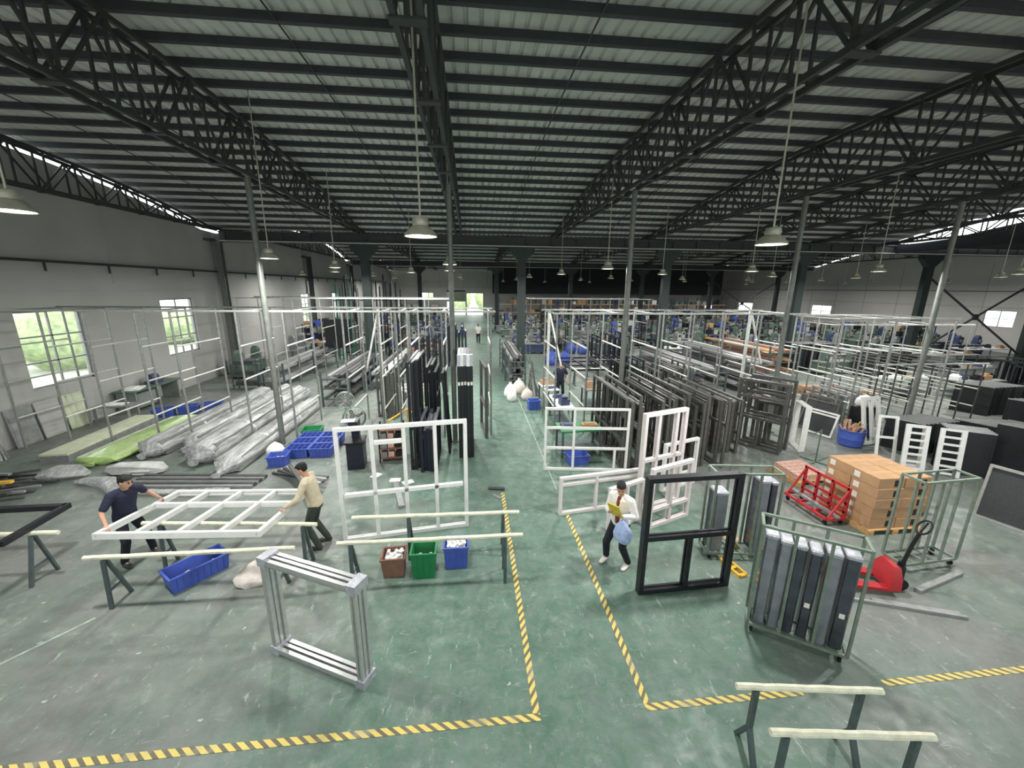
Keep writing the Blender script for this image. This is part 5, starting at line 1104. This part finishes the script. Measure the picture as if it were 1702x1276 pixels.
# ------------------------------------------------------------------ denser far rows
protos = [machine('blue saw machine in the far rows beyond the first valley girder', (-3.2,41,0), 0, 2.6, 'machine_blue', 'far machines, blue', 1.5),
          machine('green saw machine in the far rows beyond the first valley girder', (7.5,41,0), 0, 2.6, 'machine_green', 'far machines, green', 1.6),
          machine('grey saw machine in the far rows beyond the first valley girder', (12,42,0), .1, 2.6, 'machine_grey', 'far machines, grey', 1.4)]
def clutter_rack(label, loc, rz, grp):
    t = thing('parts_shelf', label, 'shelf', loc, rz, grp)
    for x in (0, 1.9):
        for y in (0, .6): B().box(x-.03,x+.03,y-.03,y+.03,0,2.0).build('post','black_iron',t)
    for k, z in enumerate((.2,.75,1.3,1.85)):
        B().box(0,1.9,0,.6,z-.03,z).build('shelf_board','leg_steel',t)
        for q in range(4):
            h = rnd.uniform(.15,.42); B().box(.08+.46*q,.08+.46*q+rnd.uniform(.28,.42),.06,.54,z,z+h).build('stored_part', rnd.choice(('black_frame','alu_dark','blue_plastic','wall_plaster','cardboard','machine_green','bronze_frame')), t)
    return t
cr = [clutter_rack('dark parts shelf crowded with boxes in the far half of the hall', (-13.3+.1*k, 33+1.3*k, 0), 0, 'crowded far parts shelves') for k in range(3)]
def footprint(o):
    xs, ys = [], []
    for c in [o]+list(o.children):
        if c.type != 'MESH': continue
        for v in c.bound_box:
            w = c.matrix_world @ Vector(v); xs.append(w.x); ys.append(w.y)
    return (min(xs), max(xs), min(ys), max(ys)) if xs else None
bpy.context.view_layer.update()
OCC = [(3.7, 12.2, 26.3, 28.7)]
for o in COL.objects:
    if o.parent is None and 'category' in o and o['category'] not in ('lamp', 'truss', 'girder', 'brace', 'bush') and not o.name.startswith('storage_rack'):
        f_ = footprint(o)
        if f_ and f_[3] > 20: OCC.append(f_)
for x in (-6, 3, 12, 21, 30, 39):
    for y in (Y1, Y2): OCC.append((x-.4, x+.4, y-.4, y+.4))
def free(x0, x1, y0, y1, g_=.12):
    if x0 < XL+.3 or x1 > XR-.3 or (-.9 < x1 and x0 < 2.0): return False
    for a in OCC:
        if x0 < a[1]+g_ and x1 > a[0]-g_ and y0 < a[3]+g_ and y1 > a[2]-g_: return False
    OCC.append((x0, x1, y0, y1)); return True
n_ = 0
for y in (26.3, 28.3, 30.2, 32.3, 34.4, 36.4, 38.6, 40.5, 42.6, 44.6, 46.6, 50.6, 53, 55.5):
    for x in (-13.2, -9.6, -6.0, -4.2, 2.9, 6.2, 9.6, 13.0, 16.6, 20.2, 23.8, 27.4, 31.0, 34.6, 38.4):
        if rnd.random() < .16: continue
        xx, yy = x+rnd.uniform(-.2,.3), y+rnd.uniform(-.2,.2)
        if free(xx-.15, xx+2.75, yy-.45, yy+.45):
            dup(protos[rnd.randrange(3)], (xx, yy, 0), 0); n_ += 1
for i, (x, y) in enumerate([(-6.8,30.2),(-2.8,35.8),(3.9,29.8),(6.6,34.0),(11.4,33.8),(14.5,33.0),(18.6,30.6),(19.5,36),(23.4,31.2),(24.2,37),(28.6,32.6),(29.8,38.4),(34,28.8),(35.4,36),(38.6,30),(12,48),(17,52),(22,47.5),(27,51),(-9,40),(-9.5,50),(-5,52.5),(3.8,46.5),(8.2,50),(31.5,53),(36,47.5)]):
    for dx, dy in ((0,0),(.8,.5),(-.8,.6),(0,1.1),(.4,-.9),(1.5,.9)):
        if free(x+dx-.05, x+dx+1.95, y+dy-.05, y+dy+.65, .06): dup(cr[i % 3], (x+dx, y+dy, 0), 0); break
# dark panels and frames filling the right hand middle ground
screens(10, 18.6, 11.6, .2, -.02, 1.1, 1.3, -1.15, 'black panel in the row beyond the tall black doors', 'black panels beyond the tall doors', lean=-.06)
screens(10, 21.8, 12.25, .22, -.02, 1.1, 1.5, -1.15, 'black panel in the row furthest along the right side', 'black panels furthest right', lean=-.06)
screens(9, 20.3, 14.4, .2, .02, 1.1, 1.2, -1.15, 'dark panel standing right of the low pipe trolley rack', 'dark panels beside the trolley rack', lean=-.06)
screens(10, 22.6, 21.3, .22, 0, 1.2, 1.6, -1.2, 'dark panel in the row before the long white tables', 'dark panels before the white tables', lean=-.05)
screens(9, 19.8, 23.6, .22, 0, 1.2, 1.7, -1.2, 'dark panel in the row beside the first row columns', 'dark panels beside the columns', lean=-.05)
stored(8, 11.4, .1, 13.75, 1.4, 1.5, 'bronze_frame', 'bronze frame standing behind the small white screen frame', 'bronze frames behind the white screen', .15, .15, 1)
stored(8, 13.6, .14, 13.0, 1.4, 1.2, 'alu_dull', 'grey frame standing in the rack behind the low black panels', 'grey frames behind the black panels', .15, .12, 2)
stored(10, 26.6, .18, 15.0, 1.6, 1.6, 'navy_frame', 'navy frame standing beside the black frames at the far right', 'navy frames far right', .2, .2, 1)
stored(9, 25.3, .14, 14.6, 1.8, 1.7, 'black_frame', 'black frame standing at the far right of the hall', 'black frames far right', .2, .2, 2)
stored(8, 6.0, .15, 15.4, 1.5, 1.9, 'black_frame', 'black frame standing deep behind the bronze rows', 'black frames behind the bronze rows', .2, .2, 1)
stored(7, 7.6, .17, 14.9, 1.6, 1.8, 'bronze_frame', 'bronze frame in the back row of the right hand rack', 'bronze frames back row', .2, .2, 2)
stored(6, -3.6, .12, 14.9, 1.4, 1.8, 'bronze_frame', 'bronze frame standing behind the floor fans', 'bronze frames behind the fans', .2, .2, 1)
# small scraps on the open floor
for k, (x, y, a) in enumerate([(-6.4,5.6,.5),(-6.1,5.2,.9),(-5.2,4.3,.2),(-5.6,3.9,1.2),(-4.6,4.9,.4),(-3.2,3.9,.1),(-1.0,3.0,.8),(-3.4,5.2,1.5),(-6.8,6.0,.3),(-6.6,5.1,1.0),(4.2,5.0,.4),(.4,4.0,.9)]):
    tag(B().box(-.03,.03,-.012,.012,0,.004).box(-.012,.02,-.022,.0,.0,.005).build('floor_scrap','line_paint',None,(x,y,.001),(0,0,a)), 'tiny white scrap lying on the open floor', 'scrap', 'white scraps on the floor')
tape((-6.55,4.55), (-5.72,5.6), .035, 'line_paint', 'worn white line leading to the left trestle leg', 'floor line', name='floor_line')
